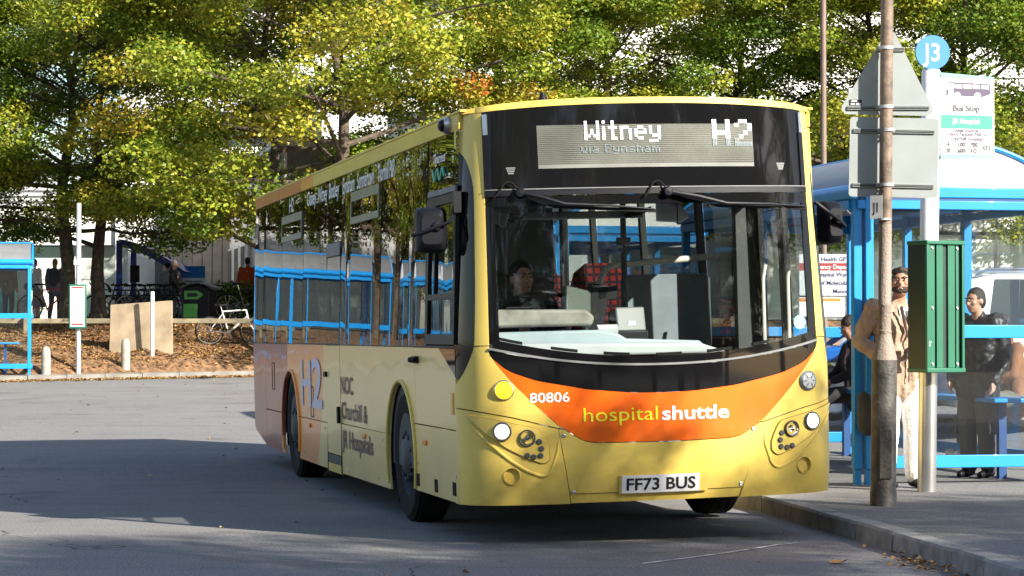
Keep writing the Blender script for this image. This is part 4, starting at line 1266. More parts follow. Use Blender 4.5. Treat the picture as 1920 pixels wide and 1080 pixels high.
# seats
def seat(u, v, zb, w=.44):
    s_ = P('seat_back', MB().prism([(u - w / 2, zb), (u + w / 2, zb), (u + w / 2, zb + .38), (u + w * .42, zb + .50), (u + w * .22, zb + .57), (u - w * .22, zb + .57), (u - w * .42, zb + .50), (u - w / 2, zb + .38)], lambda a, b, c: (a, v + c + .10 * (b - zb), b), 0, .07), 'tartan', bev=.02)
    P('seat_cushion', MB().box2((u - w / 2, v - .42, zb - .12), (u + w / 2, v - .0, zb - .01)), 'tartan', s_, bev=.02)
    P('seat_plinth', MB().box2((u - w / 2 + .05, v - .35, .44), (u + w / 2 - .05, v + .02, zb - .12)), 'bus_dark', s_)
seat(-.05, 3.3, 1.10); seat(.38, 2.9, 1.30, .46)
for v_ in (4.2, 5.1, 6.0, 7.0, 8.0, 9.0, 10.0):
    for u in (-.98, -.52, .52, .98): seat(u, v_, .95 + (.35 if v_ > 6.5 else 0))
# partition by the door, rails and poles
pp = P('luggage_partition', MB().prism([(.30, .46), (.98, .46), (.98, 1.72), (.95, 1.76), (.33, 1.76), (.30, 1.72)], lambda a, b, c: (a, 2.05 + c, b), 0, .03), pbr('partition_blue_grey', (.16, .19, .22), .5), bev=.006)
pale = pbr('rail_cream', (.62, .60, .52), .35, var=.05)
P('handrail', MB().tube([(.08, 1.9, .46), (.08, 1.9, 1.40), (.10, 1.9, 1.72), (.14, 1.9, 1.80), (.22, 1.92, 1.83), (.98, 2.0, 1.88)], .024, 10), pale)
for (u, v_) in ((-.02, 2.4), (-.32, 2.6), (-.26, 4.9), (.25, 3.6)):
    P('grab_pole', MB().tube([(u, v_, .44), (u, v_, 2.74)], .018, 10), pale if u != .25 else 'dark_grey')
P('centre_pole', MB().tube([(.09, 1.2, .5), (.09, 1.2, 2.7)], .02, 10).box((.09, 1.2, 1.98), (.09, .05, .05)), 'dark_grey')
P('blind_bar', MB().box((-.43, .50, 2.135), (.92, .05, .05)).box((-.98, .46, 2.13), (.16, .05, .10), (0, R(20), 0)), 'mid_grey', bev=.01)
P('blind_bracket', MB().bar((-.99, .45, 2.07), (-.78, .45, 2.14), .02, .03).bar((-.1, .45, 2.12), (.08, .45, 2.17), .02, .03), 'black_plastic')
im = P('interior_mirror', MB().prism([(.13, 2.085), (.30, 2.075), (.36, 2.11), (.30, 2.20), (.13, 2.215)], lambda a, b, c: (a, .50 + c, b), 0, .03), 'pale_grey', bev=.01)
P('mirror_stay', MB().tube([(.27, .5, 2.20), (.27, .5, 2.3)], .008, 6).tube([(.262, .46, 2.27), (.262, .46, 2.06)], .004, 6), 'black_plastic', im)
for k in range(3):
    P('hanging_strap', MB().tube([(-.46 + .07 * k, 2.6, 2.74), (-.46 + .07 * k, 2.6, 2.25)], .012, 6).tube([(-.46 + .07 * k + .045 * math.sin(t), 2.6, 2.17 + .075 * math.cos(t)) for t in np.linspace(0, 2 * PI, 14, endpoint=False)], .013, 6, closed=True), 'black_plastic')
# front entrance doors on the kerb side, black framed
for (a, b) in ((.56, 1.08), (1.09, 1.61)):
    d = MB()
    for (v0, v1, z0, z1) in ((a, a + .06, .36, 2.4), (b - .06, b, .36, 2.4), (a + .06, b - .06, .36, .44), (a + .06, b - .06, 2.32, 2.4)):
        d.prism([(v0, z0), (v1, z0), (v1, z1), (v0, z1)], SR, .0, -.04)
    dd = P('entrance_door', d, 'black_plastic')
    P('pane', MB().patch(lambda i, j, s_: SR(lerp(a + .06, b - .06, i), lerp(.44, 2.32, j), -.02), 1, 1), glass('door_pane', (.8, .84, .84)), dd, smooth=0)
    P('grab_handle', MB().tube([(1.17, (a + b) / 2, .9), (1.15, (a + b) / 2, 1.0), (1.15, (a + b) / 2, 1.7), (1.17, (a + b) / 2, 1.8)], .014, 8), pale, dd)
P('door_header', MB().prism([(.54, 2.41), (1.62, 2.41), (1.62, 2.70), (.54, 2.70)], SR, .0, -.06), 'black_plastic')
P('door_pillar', MB().box2((1.05, 1.63, .4), (1.22, 1.72, 2.7)), 'bus_dark')
# ================================================================== bus stop furniture, right
M['shelter_blue'] = pbr('shelter_blue', (.008, .235, .62), .38, var=.05, vs_=2, coat=.2)
M['shelter_navy'] = pbr('shelter_navy', (.012, .06, .20), .45, var=.05)
M['roof_sheet'] = pbr('roof_sheet', (.17, .175, .185), .45, var=.08)
M['shelter_glass'] = glass('shelter_glass', (.86, .90, .91), milky=.012)
M['sign_back'] = pbr('sign_back', (.315, .345, .345), .5, .25, var=.06, vs_=3)
M['post_brown'] = pbr('post_brown', (.165, .12, .09), .6, var=.30, vs_=14, bump=.2, bs=50)
M['post_base'] = pbr('post_base', (.085, .078, .07), .55, .25, var=.35, vs_=9, bump=.25, bs=45)
M['post_worn'] = pbr('post_worn', (.13, .10, .08), .65, var=.6, vs_=16, bump=.4, bs=60, dirt=(.22, .19, .16))
# lamp post
lp = thing('lamp_post', 'brown painted street lamp post with a fat grey base and worn patches, at the kerb', 'lamp post', (2.70, 18.26, .118))
lp.rotation_euler = (0, R(.6), 0)
MB().lathe([(.096, -.1), (.097, .10), (.093, .11), (.093, 1.06)], 28, cap=True).build('base', 'post_base', lp)
MB().lathe([(.094, 1.06), (.09, 1.08), (.072, 1.16), (.055, 1.22), (.05, 1.25)], 28).build('shoulder', 'post_worn', lp)
MB().lathe([(.05, 1.25), (.052, 1.255), (.052, 1.275), (.048, 1.28), (.048, 1.45), (.050, 1.455), (.050, 1.475), (.0475, 1.48), (.047, 2.05)], 24).build('lower_shaft', 'post_worn', lp)
MB().lathe([(.047, 2.05), (.047, 3.2), (.044, 6.2)], 24).build('shaft', 'post_brown', lp)
MB().box((0, -.25, 6.2), (.16, .55, .09)).build('lantern', 'mid_grey', lp, bev=.02)
MB().box((0, -.097, .38), (.09, .012, .36)).build('service_door', 'post_base', lp, bev=.004)

def rounded(poly, r, n=6):
    out = []
    m = len(poly)
    for i in range(m):
        p0, p, p2 = Vector(poly[i - 1]), Vector(poly[i]), Vector(poly[(i + 1) % m])
        a, b_ = (p0 - p).normalized(), (p2 - p).normalized()
        ang = a.angle(b_); d = r / math.tan(ang / 2)
        c = p + (a + b_).normalized() * (r / math.sin(ang / 2))
        s, e = p + a * d, p + b_ * d
        va, vb = s - c, e - c
        t0 = math.atan2(va.y, va.x); t1 = math.atan2(vb.y, vb.x)
        dt = (t1 - t0 + PI) % (2 * PI) - PI
        for k in range(n + 1):
            t = t0 + dt * k / n
            out.append((c.x + r * math.cos(t), c.y + r * math.sin(t)))
    return out
XZ = lambda a, b, c: (a, c, b)
ys_ = .10
ts = thing('warning_sign', 'grey back of a triangular road sign clamped to the lamp post', 'road sign', (2.73, 18.26, 2.98))
MB().prism(rounded([(-.345, .0), (.385, -.015), (.05, .66)], .045), XZ, ys_, ys_ + .004).build('plate', 'sign_back', ts)
for (a, b_, z) in ((-.27, .33, .045), (-.045, .15, .475)):
    ch = MB().box2((a, ys_ - .014, z - .014), (b_, ys_ - .001, z + .014)).build('channel', 'sign_back', ts)
    MB().box2((a + .003, ys_ - .0165, z - .008), (b_ - .003, ys_ - .0145, z - .001)).build('groove', 'black_print', ch)
    MB().box2((a + .003, ys_ - .0165, z + .004), (b_ - .003, ys_ - .0145, z + .008)).build('groove', 'black_print', ch)
    MB().lathe([(.052, z - .012), (.054, z - .012), (.054, z + .012), (.052, z + .012)], 20, Matrix.Translation((.0, .0, 0))).box((-.05, .05, z), (.03, .05, .024)).build('clamp', 'galv', ts)
st = MB().box2((-.255, ys_ - .004, .062), (-.165, ys_ - .001, .105)).build('sticker', 'black_print', ts)
MB().box2((-.245, ys_ - .0055, .066), (-.215, ys_ - .0042, .080)).box2((-.205, ys_ - .0055, .066), (-.172, ys_ - .0042, .080)).box2((-.24, ys_ - .0055, .09), (-.2, ys_ - .0042, .099)).build('sticker_print', 'white_print', st, kind='stuff')
rs_ = thing('supplementary_plate', 'grey back of the rectangular sign plate below the triangular sign', 'road sign', (2.73, 18.26, 2.37))
rs_.rotation_euler = (0, R(1.2), 0)
MB().prism(rounded([(-.262, .0), (.39, .0), (.39, .585), (-.262, .585)], .025, 4), XZ, ys_, ys_ + .004).build('plate', 'sign_back', rs_)
for z in (.085, .485):
    ch = MB().box2((-.235, ys_ - .014, z - .014), (.36, ys_ - .001, z + .014)).build('channel', 'sign_back', rs_)
    MB().box2((-.23, ys_ - .0165, z - .008), (.355, ys_ - .0145, z - .001)).build('groove', 'black_print', ch)
    MB().box2((-.23, ys_ - .0165, z + .004), (.355, ys_ - .0145, z + .008)).build('groove', 'black_print', ch)
    MB().lathe([(.052, z - .012), (.054, z - .012), (.054, z + .012), (.052, z + .012)], 20).box((-.05, .05, z), (.03, .05, .024)).build('clamp', 'galv', rs_)
j1 = thing('stand_plate', 'small narrow plate reading J1 fixed to the lamp post below the grey signs', 'sign', (2.655, 18.23, 2.29), R(-24))
MB().box2((-.05, .0, -.085), (.04, .008, .085)).build('plate', 'galv', j1)
mb = MB(); text_mb(mb, 'J1', .10, lambda a, b: (a * .62 - .004, -.002, b - .035), .0015)
mb.build('lettering', 'black_print', j1, smooth=0)
MB().lathe([(.05, -.095), (.052, -.095), (.052, -.08), (.05, -.08)], 18, Matrix.Translation((.045, .035, 0))).build('clamp', 'galv', j1)

# bus stop post, roundel, flag and timetable case
bp_ = thing('bus_stop_post', 'round white bus stop post with a bare steel lower length', 'post', (3.288, 19.9, .118))
bp_.rotation_euler = (0, R(.75), 0)
MB().lathe([(.074, -.1), (.074, .95)], 32, cap=True).build('lower_sleeve', pbr('sleeve_steel', (.55, .56, .58), .28, .85, var=.08, vs_=3), bp_)
MB().lathe([(.0735, .95), (.0735, 3.34), (.06, 3.36), (.0005, 3.362)], 32).build('pole', pbr('post_white', (.72, .73, .78), .4, var=.05), bp_)
rd = thing('stop_roundel', 'light blue round stop letter disc reading J3 on top of the white post', 'sign', (3.335, 19.85, 3.60), R(3))
MB().lathe([(.0005, -.016), (.136, -.016), (.1375, -.012), (.1375, .012), (.136, .016), (.0005, .016)], 40, Matrix.Rotation(PI / 2, 4, 'X')).build('disc', pbr('roundel_blue', (.085, .26, .56), .35, var=.03), rd)
MB().lathe([(.025, 0), (.025, .12)], 12, Matrix.Translation((-.0, .03, -.24)), cap=True).build('bracket', 'galv', rd)
mb = MB(); text_mb(mb, 'J3', .20, lambda a, b: (a, -.0185, b - .068), .0018, sx=.9)
mb.build('lettering', 'white_print', rd, smooth=0)

fl = thing('bus_stop_flag', 'white and green bus stop flag with a bus picture, fixed to the white post', 'sign', (3.40, 19.86, 2.76), R(17))
w_, h_ = .475, .675
M['flag_white'] = pbr('flag_white', (.62, .62, .62), .5, var=0)
MB().box2((0, 0, .03), (w_, .03, h_ - .03)).build('panel', 'flag_white', fl, bev=.004)
M['flag_teal'] = pbr('flag_teal', (.16, .36, .32), .5, var=.05)
MB().prism([(0, h_ - .028), (w_, h_ - .028), (w_, h_ - .016), (0, h_ + .008)], XZ, -.004, .034).build('top_trim', 'flag_teal', fl)
MB().prism([(0, -.008), (w_, .014), (w_, .028), (0, .028)], XZ, -.004, .034).build('bottom_trim', 'flag_teal', fl)
FX = lambda off: (lambda a, b: (a, -off, b))
def fr_(y): return h_ * (1 - (y - 45) / 990)          # height on the flag
def fx(x): return w_ * (x - 130) / 615
MB().box2((.006, -.003, fr_(680)), (w_ - .02, -.001, fr_(525))).build('green_band', pbr('band_green', (.03, .48, .20), .4, var=.02), fl)
MB().box2((.006, -.002, fr_(835)), (w_ - .02, -.0005, fr_(688))).build('lilac_band', pbr('band_lilac', (.66, .60, .68), .5, var=.02), fl)
M['flag_ink'] = pbr('flag_ink', (.05, .045, .07), .5, var=0)
M['flag_purple'] = pbr('flag_purple', (.055, .035, .085), .5, var=0)
def ftext(s, cx, y, size, mat, bold=0.0, sx=1.0, off=.004):
    mb = MB(); text_mb(mb, s, size, lambda a, b: (cx + a, -off, fr_(y) + b), bold, 'CENTER', sx)
    mb.build('lettering', mat, fl, smooth=0)
cx = .225
ftext('Bus Stop', cx, 475, .066, 'flag_ink', .0014)
ftext('JR Hospital', cx, 622, .056, 'white_print', .0012, .95, .0045)
ftext('buses towards', cx, 720, .036, 'flag_ink', .0011)
ftext('Oxford Parkway P&R or', cx, 767, .040, 'flag_ink', .0011, .9)
ftext('Churchill Hospital', cx, 818, .040, 'flag_ink', .0011, .95)
for s_, x_, y_ in (('4', 215, 890), ('20', 215, 963), ('100', 365, 890), ('600', 365, 963), ('700', 510, 890), ('H2', 510, 963), ('ST2', 655, 928)):
    ftext(s_, fx(x_), y_, .048, 'flag_ink', .0013, .9)
for x_ in (290, 435, 580, 730):
    MB().box2((fx(x_) - .001, -.003, fr_(985)), (fx(x_) + .001, -.001, fr_(840))).build('rule', 'pale_grey', fl)
# the bus picture, flat print
ic = MB()
body = [(195, 295), (195, 235), (212, 230), (212, 160), (230, 140), (685, 150), (700, 165), (698, 270), (610, 305)]
Q = lambda p, o: (fx(p[0]), -o, fr_(p[1]))
def poly(mb, pts, o): mb.add([Q(p, o) for p in pts], [tuple(range(len(pts)))])
poly(ic, body, .0015)
ic.build('bus_picture', 'flag_purple', fl, smooth=0)
wi = MB()
for a, b_ in ((286, 376), (392, 480), (497, 578), (598, 682)): poly(wi, [(a, 164), (b_, 166), (b_, 212), (a, 210)], .0022)
poly(wi, [(220, 155), (276, 156), (276, 292), (218, 292)], .0022)
for c_ in (320, 552):
    poly(wi, [(c_ + 40 * math.cos(t), 298 + 44 * math.sin(t)) for t in np.linspace(0, 2 * PI, 20, endpoint=False)], .0022)
wi.build('picture_window', 'flag_white', fl, smooth=0, kind='stuff')
wh = MB()
for c_ in (320, 552):
    o_ = [Q((c_ + 33 * math.cos(t), 300 + 36 * math.sin(t)), .003) for t in np.linspace(0, 2 * PI, 20, endpoint=False)]
    i_ = [Q((c_ + 26 * math.cos(t), 300 + 29 * math.sin(t)), .003) for t in np.linspace(0, 2 * PI, 20, endpoint=False)]
    wh.add(o_ + i_, [(k, (k + 1) % 20, 20 + (k + 1) % 20, 20 + k) for k in range(20)])
wh.build('picture_wheel', 'flag_purple', fl, smooth=0, kind='stuff')
for z in (.10, .55):
    MB().box2((-.07, .0, z - .02), (.0, .025, z + .02)).build('bracket', 'galv', fl)

M['case_green'] = pbr('case_green', (.012, .12, .068), .42, var=.08, vs_=3)
M['case_shade'] = pbr('case_shade', (.008, .03, .02), .5, var=.1)  # case green darkened: shade of its side and channels put into the colour
tc_ = thing('timetable_case', 'dark green ribbed back of the timetable case on the white post', 'timetable case', (3.345, 19.80, 1.07), R(30))
MB().box2((-.19, -.10, .02), (.19, .11, 1.02)).build('body', 'case_shade', tc_, bev=.004)
for (a, b_) in ((-.19, -.165), (.165, .19)):
    MB().box2((a, -.128, .02), (b_, -.101, 1.02)).build('edge_rail', 'case_green', tc_, bev=.003)
MB().box2((-.195, -.135, 1.0), (.195, .115, 1.032)).build('top_cap', 'case_green', tc_, bev=.006)
MB().box2((-.195, -.135, -.005), (.195, .115, .03)).build('bottom_cap', 'case_green', tc_, bev=.006)
for (a, b_, d) in ((-.16, -.10, .013), (-.085, -.02, .016), (.03, .10, .016), (.112, .14, .013)):
    MB().box2((a, -.102 - d, .03), (b_, -.101, 1.0)).build('rib', 'case_green', tc_, bev=.003)
for x_ in (-.125, .125):
    for z in (.06, .50, .97):
        MB().lathe([(.012, 0), (.012, .004), (.008, .006), (.0005, .005)], 12, Matrix.Translation((x_, -.116, z)) @ Matrix.Rotation(PI / 2, 4, 'X')).build('screw', 'steel', tc_)
mb = MB(); text_mb(mb, 'T', .055, lambda a, b: (-.155 + a, -.1165, .20 + b), .001)
mb.build('lettering', 'white_print', tc_, smooth=0)

# ------------------------------------------------------------------ shelter
SWD, SLN = 1.86, 4.95
def make_shelter(label, loc, rz):
    t = thing('bus_shelter', label, 'bus shelter', loc, rz, 'blue bus shelters at the stands')
    B = 'shelter_blue'
    def post(x, y, w=.075, d=.075, z1=2.40):
        p = MB().box2((x - w / 2, y - d / 2, .13), (x + w / 2, y + d / 2, z1)).build('post', B, t, bev=.006)
        MB().box2((x - .028, y - .028, -.03), (x + .028, y + .028, .13)).build('foot', B, p)
        return p
    post(.04, .04); post(.13, .02, .07, .10); post(SWD - .04, .04); post(.04, SLN - .04); post(SWD - .04, SLN - .04)
    for y in (1.92, 3.37): post(SWD - .04, y)
    post(.04, SLN / 2)
    # twin beams round the top
    for (y, s) in ((.0, 1), (SLN, -1)):
        MB().box2((.0, y - .03, 2.385), (SWD, y + .03, 2.475)).build('beam', B, t, bev=.008)
        MB().box2((.03, y - .025, 2.288), (SWD - .03, y + .025, 2.362)).build('lower_beam', B, t, bev=.006)
        MB().box2((.05, y - .018, 2.362), (SWD - .05, y + .018, 2.386)).build('beam_gap', 'shelter_navy', t)
        # arched white end
        n = 24
        arch = [(lerp(.0, SWD, i / n), 2.478 + .37 * math.sin(PI * i / n) ** .8) for i in range(n + 1)]
        MB().prism(arch, XZ, y - .012, y + .012).build('arch_panel', 'white', t)
        MB().tube([(a, y - .015 * s, b_) for a, b_ in arch], .022, 8).build('arch_trim', B, t)
    for x in (.0, SWD):
        MB().tube([(x, -.03, 2.43), (x, SLN + .03, 2.43)], .062, 16).build('gutter', B, t)
        MB().box2((x - .025, .06, 2.288), (x + .025, SLN - .06, 2.362)).build('side_beam', B, t, bev=.006)
    rf = MB()
    rf.patch(lambda a, b, s_: (lerp(.0, SWD, a), lerp(.02, SLN - .02, b), 2.47 + .37 * max(0, math.sin(PI * a)) ** .8 + (0.0 if s_ else .012)), 24, 1, .012)
    rf.build('roof', 'roof_sheet', t)
    MB().tube([(SWD / 2, .0, 2.87), (SWD / 2, SLN, 2.87)], .02, 8).build('ridge', B, t)
    def rails(p, q, bottom=.135, top=2.288):
        p, q = Vector(p), Vector(q)
        d = (q - p).normalized()
        for z0, z1, nm in ((bottom, bottom + .105, 'bottom_rail'), (1.215, 1.325, 'mid_rail')):
            MB().bar((p.x, p.y, (z0 + z1) / 2), (q.x, q.y, (z0 + z1) / 2), .045, z1 - z0).build(nm, B, t, bev=.006)
        for z0, z1 in ((bottom + .105, 1.215), (1.325, top)):
            MB().add([(p.x, p.y, z0), (q.x, q.y, z0), (q.x, q.y, z1), (p.x, p.y, z1)], [(0, 1, 2, 3)]).build('glass_pane', 'shelter_glass', t, smooth=0)
    rails((.18, .0), (SWD - .08, .0))
    rails((.08, SLN), (SWD - .08, SLN))
    for a, b_ in ((.08, 1.88), (1.96, 3.33), (3.41, SLN - .08)): rails((SWD - .02, a), (SWD - .02, b_))
    be = MB().box2((SWD - .46, .35, .66), (SWD - .12, SLN - .25, .70)).build('bench', B, t, bev=.01)
    for y in (.6, 2.4, 4.4):
        MB().box2((SWD - .32, y - .03, .0), (SWD - .25, y + .03, .66)).build('leg', 'shelter_navy', be)
    # blade of white 'hospital' film above the mid rail
    return t
sh1 = make_shelter('blue framed bus shelter with white arched roof, behind the lamp post on the right', (2.83, 20.75, .118), R(12.9))
dup(sh1, (.52, 30.1, .118 + ground_z(0, 30)), R(12.9), 'blue bus shelter further along the kerb, seen only through the windscreen of the bus')
dup(sh1, (-15.54, 54.9, .50), R(-80), 'blue bus shelter across the road at the left edge, beside a short pale bollard')
dup(sh1, (-21.2, 53.4, .42), R(-80), 'blue bus shelter beyond the left edge, seen reflected in the side of the bus')

# tall thin lamp column behind
lc = thing('lamp_column', 'thin plain brown lamp column rising above the bus roof, in front of the oaks', 'lamp post', (5.6, 45, .3))
MB().lathe([(.09, 0), (.085, 1.2), (.055, 1.4), (.052, 9.0)], 16).build('shaft', pbr('column_brown', (.16, .11, .085), .6), lc)
MB().box((0, -.5, 9.0), (.2, 1.0, .1)).build('lantern', 'mid_grey', lc, bev=.03)

pb = thing('perch_bench', 'short blue bench beyond the shelter glass at the right edge', 'bench', (4.75, 23.45, .12), R(-72))
MB().box2((-.7, -.12, .63), (.7, .2, .67)).build('seat', 'shelter_blue', pb, bev=.01)
for x_ in (-.5, .5): MB().box2((x_ - .03, .0, 0), (x_ + .03, .08, .63)).build('leg', 'shelter_navy', pb)
# parking area and cars
def park_z(x, y): return lerp(.12, .32, sm((x - KR(min(44, y))) / 2.0)) + .004
mb = MB()
mb.patch(lambda a, b, s_: (lambda Yy: (lambda Xx: (Xx, Yy, park_z(Xx, Yy)))(lerp(KR(min(44, Yy)) + .0, 40, a ** 2)))(lerp(14, 44, b)), 24, 24)
mb.build('parking_area', 'asphalt', kind='structure')

def make_car(name, label, loc, rz, body, L=4.35, H=1.5, Wd=1.78, hood=.95, hood_h=.92, tail=.25, suv=False, rails=False):
    """front points to local -X; wheels, glazing, lamps and doors as parts"""
    t = thing(name, label, 'car', loc, rz)
    hw = Wd / 2
    beltf, beltr = hood_h, hood_h + (.08 if suv else .05)
    wr = .33 if not suv else .36
    xa, xb = .82, L - .85
    def arch_(cx): return [(cx + (wr + .05) * math.cos(a), wr + (wr + .05) * math.sin(a)) for a in np.linspace(PI, 0, 14)]
    prof = [(.03, .30), (.12, .20), (xa - wr - .05, .18)] + arch_(xa) + [(xa + wr + .05, .18), (xb - wr - .05, .18)] + arch_(xb) + [(xb + wr + .05, .2), (L - .1, .22), (L - .02, .40), (L, beltr - .1), (L - .08, beltr), (hood + .2, beltf), (hood - .35, beltf - .06), (.25, beltf - .2), (.04, beltf - .33), (.0, .45)]
    bd = MB().prism(prof, lambda a, b, c: (a, c * (hw - .07 * sm((b - .45) / .6) - .04 * sm((.4 - b) / .3)), b), -1, 1).build('body', body, t, bev=.05)
    # greenhouse
    rfz = H
    wsx = hood + (.75 if not suv else .6)
    rx = L - tail - (.45 if not suv else .12)
    def gh(a, b, c):
        k = sm((b - beltf) / (rfz - beltf)); return (a, c * (hw - .08 - .17 * k), b)
    MB().prism([(hood, beltf - .02), (L - tail + .08, beltr - .02), (rx, rfz - .07), (wsx, rfz - .07)], gh, -.985, .985).build('cabin_glass', 'dark_pane', t)
    MB().prism([(wsx - .08, rfz - .075), (rx + .06, rfz - .075), (rx - .25, rfz), (wsx + .3, rfz)], gh, -1.0, 1.0).build('roof', body, t, bev=.03)
    for s in (-1, 1):
        def g2(a, b, c): 
            q = gh(a, b, 1); return (q[0], s * (q[1] + c), q[2])
        for nm, x0, x1 in (('front_pillar', (hood - .06, hood + .06), (wsx - .08, wsx + .02)), ('centre_pillar', (L * .50, L * .50 + .10), (L * .51, L * .51 + .08)), ('rear_pillar', (L - tail - .22, L - tail + .1), (rx - .22, rx + .05))):
            MB().prism([(x0[0], beltf - .02), (x0[1], beltf - .02), (x1[1], rfz - .06), (x1[0], rfz - .06)], g2, .002, .016).build(nm, body if nm != 'centre_pillar' else 'black_plastic', t)
        MB().prism([(hood + .1, beltf - .03), (L - tail, beltr - .03), (L - tail, beltr), (hood + .1, beltf)], g2, .004, .02).build('waist_trim', 'chrome' if suv else 'black_plastic', t)
        for dx0, dx1 in ((hood + .25, L * .52), (L * .525, L * .52 + .92)):
            d = MB().prism([(dx0, .30), (dx1, .30), (dx1, beltf - .05), (dx0, beltf - .05)], lambda a, b, c: (a, s * (hw - .07 * sm((b - .45) / .6) - .04 * sm((.4 - b) / .3) + c), b), .003, .008).build('door', body, t)
            MB().box((dx1 - .16, s * (hw - .045), beltf - .16), (.18, .03, .028)).build('handle', body, d, bev=.008)
        MB().box((.12, s * (hw - .28), beltf - .30), (.16, .34, .13)).build('headlight', 'chrome', t, bev=.03)
        MB().box((L - .04, s * (hw - .22), beltr - .16), (.10, .28, .18)).build('tail_lamp', pbr('tail_red', (.4, .01, .01), .2), t, bev=.03)
        MB().box((hood + .28, s * (hw + .06), beltf + .02), (.12, .16, .12)).build('door_mirror', body, t, bev=.03)
        for cx in (xa, xb):
            mt = Matrix.Translation((cx, s * (hw - .11), wr)) @ Matrix.Rotation(-s * PI / 2, 4, 'X')
            w = MB().lathe([(wr - .09, -.1), (wr - .01, -.1), (wr, -.07), (wr, .07), (wr - .01, .1), (wr - .09, .1)], 28, mt).build('wheel', 'black_rubber', t)
            rm_ = MB().lathe([(wr - .085, .09), (wr - .11, .06), (.06, .03), (.05, .07), (.0005, .075)], 28, mt)
            rm_.build('rim', 'steel', w)
        if rails:
            MB().tube([(wsx + .25, s * (hw - .27), rfz - .03), (wsx + .35, s * (hw - .27), rfz + .05), (rx - .15, s * (hw - .27), rfz + .05), (rx - .02, s * (hw - .27), rfz - .03)], .018, 8).build('roof_rail', 'steel', t)
    return t
car_white = pbr('car_white', (.74, .75, .76), .2, var=.02, coat=.6)
car_blue = pbr('car_blue', (.015, .10, .36), .2, var=.03, coat=.6)
make_car('parked_car', 'white tall estate car with roof rails parked beyond the shelter glass', (9.35, 28.6, .325), PI, car_white, 4.5, 1.72, 1.85, 1.05, 1.02, .18, True, True)
make_car('parked_car', 'blue hatchback parked behind the shelter, its windscreen showing beside the bus', (3.05, 31.0, .325), 0, car_blue, 4.1, 1.52, 1.74, .95, .93, .2)

# hospital direction sign
ds = thing('direction_sign', 'white hospital direction sign with a red emergency line, between bus and shelter', 'sign', (4.62, 36, 0))
MB().box2((-.5, 0, 1.92), (.5, .05, 2.52)).build('panel', pbr('sign_panel', (.55, .57, .6), .5, var=.02), ds, bev=.01)
MB().box2((-.5, 0, 1.62), (.16, .05, 1.90)).build('lower_panel', 'white_print', ds, bev=.01)
MB().box2((-.5, -.003, 2.285), (.5, -.001, 2.392)).build('red_band', pbr('sign_red', (.30, .03, .03), .5, var=.02), ds)
MB().box2((-.5, -.003, 1.84), (.10, -.001, 1.89)).build('orange_band', pbr('sign_orange', (.6, .22, .05), .5, var=.02), ds)
for s_, z, m_, x_ in (('Health GP', 2.42, 'flag_purple', .0), ('Emergency Department', 2.31, 'white_print', .0), ('Hospital Wards', 2.20, 'flag_purple', .0), ('of Molecular', 2.08, 'flag_purple', .02), ('Manor', 1.96, 'flag_purple', .10)):
    mb = MB(); text_mb(mb, s_, .085, lambda a, b: (x_ + a, -.005, z + b), .001)
    mb.build('lettering', m_, ds, smooth=0)
for x_ in (-.4, .4): MB().box2((x_ - .04, .055, .3), (x_ + .04, .13, 2.5)).build('post', 'mid_grey', ds)
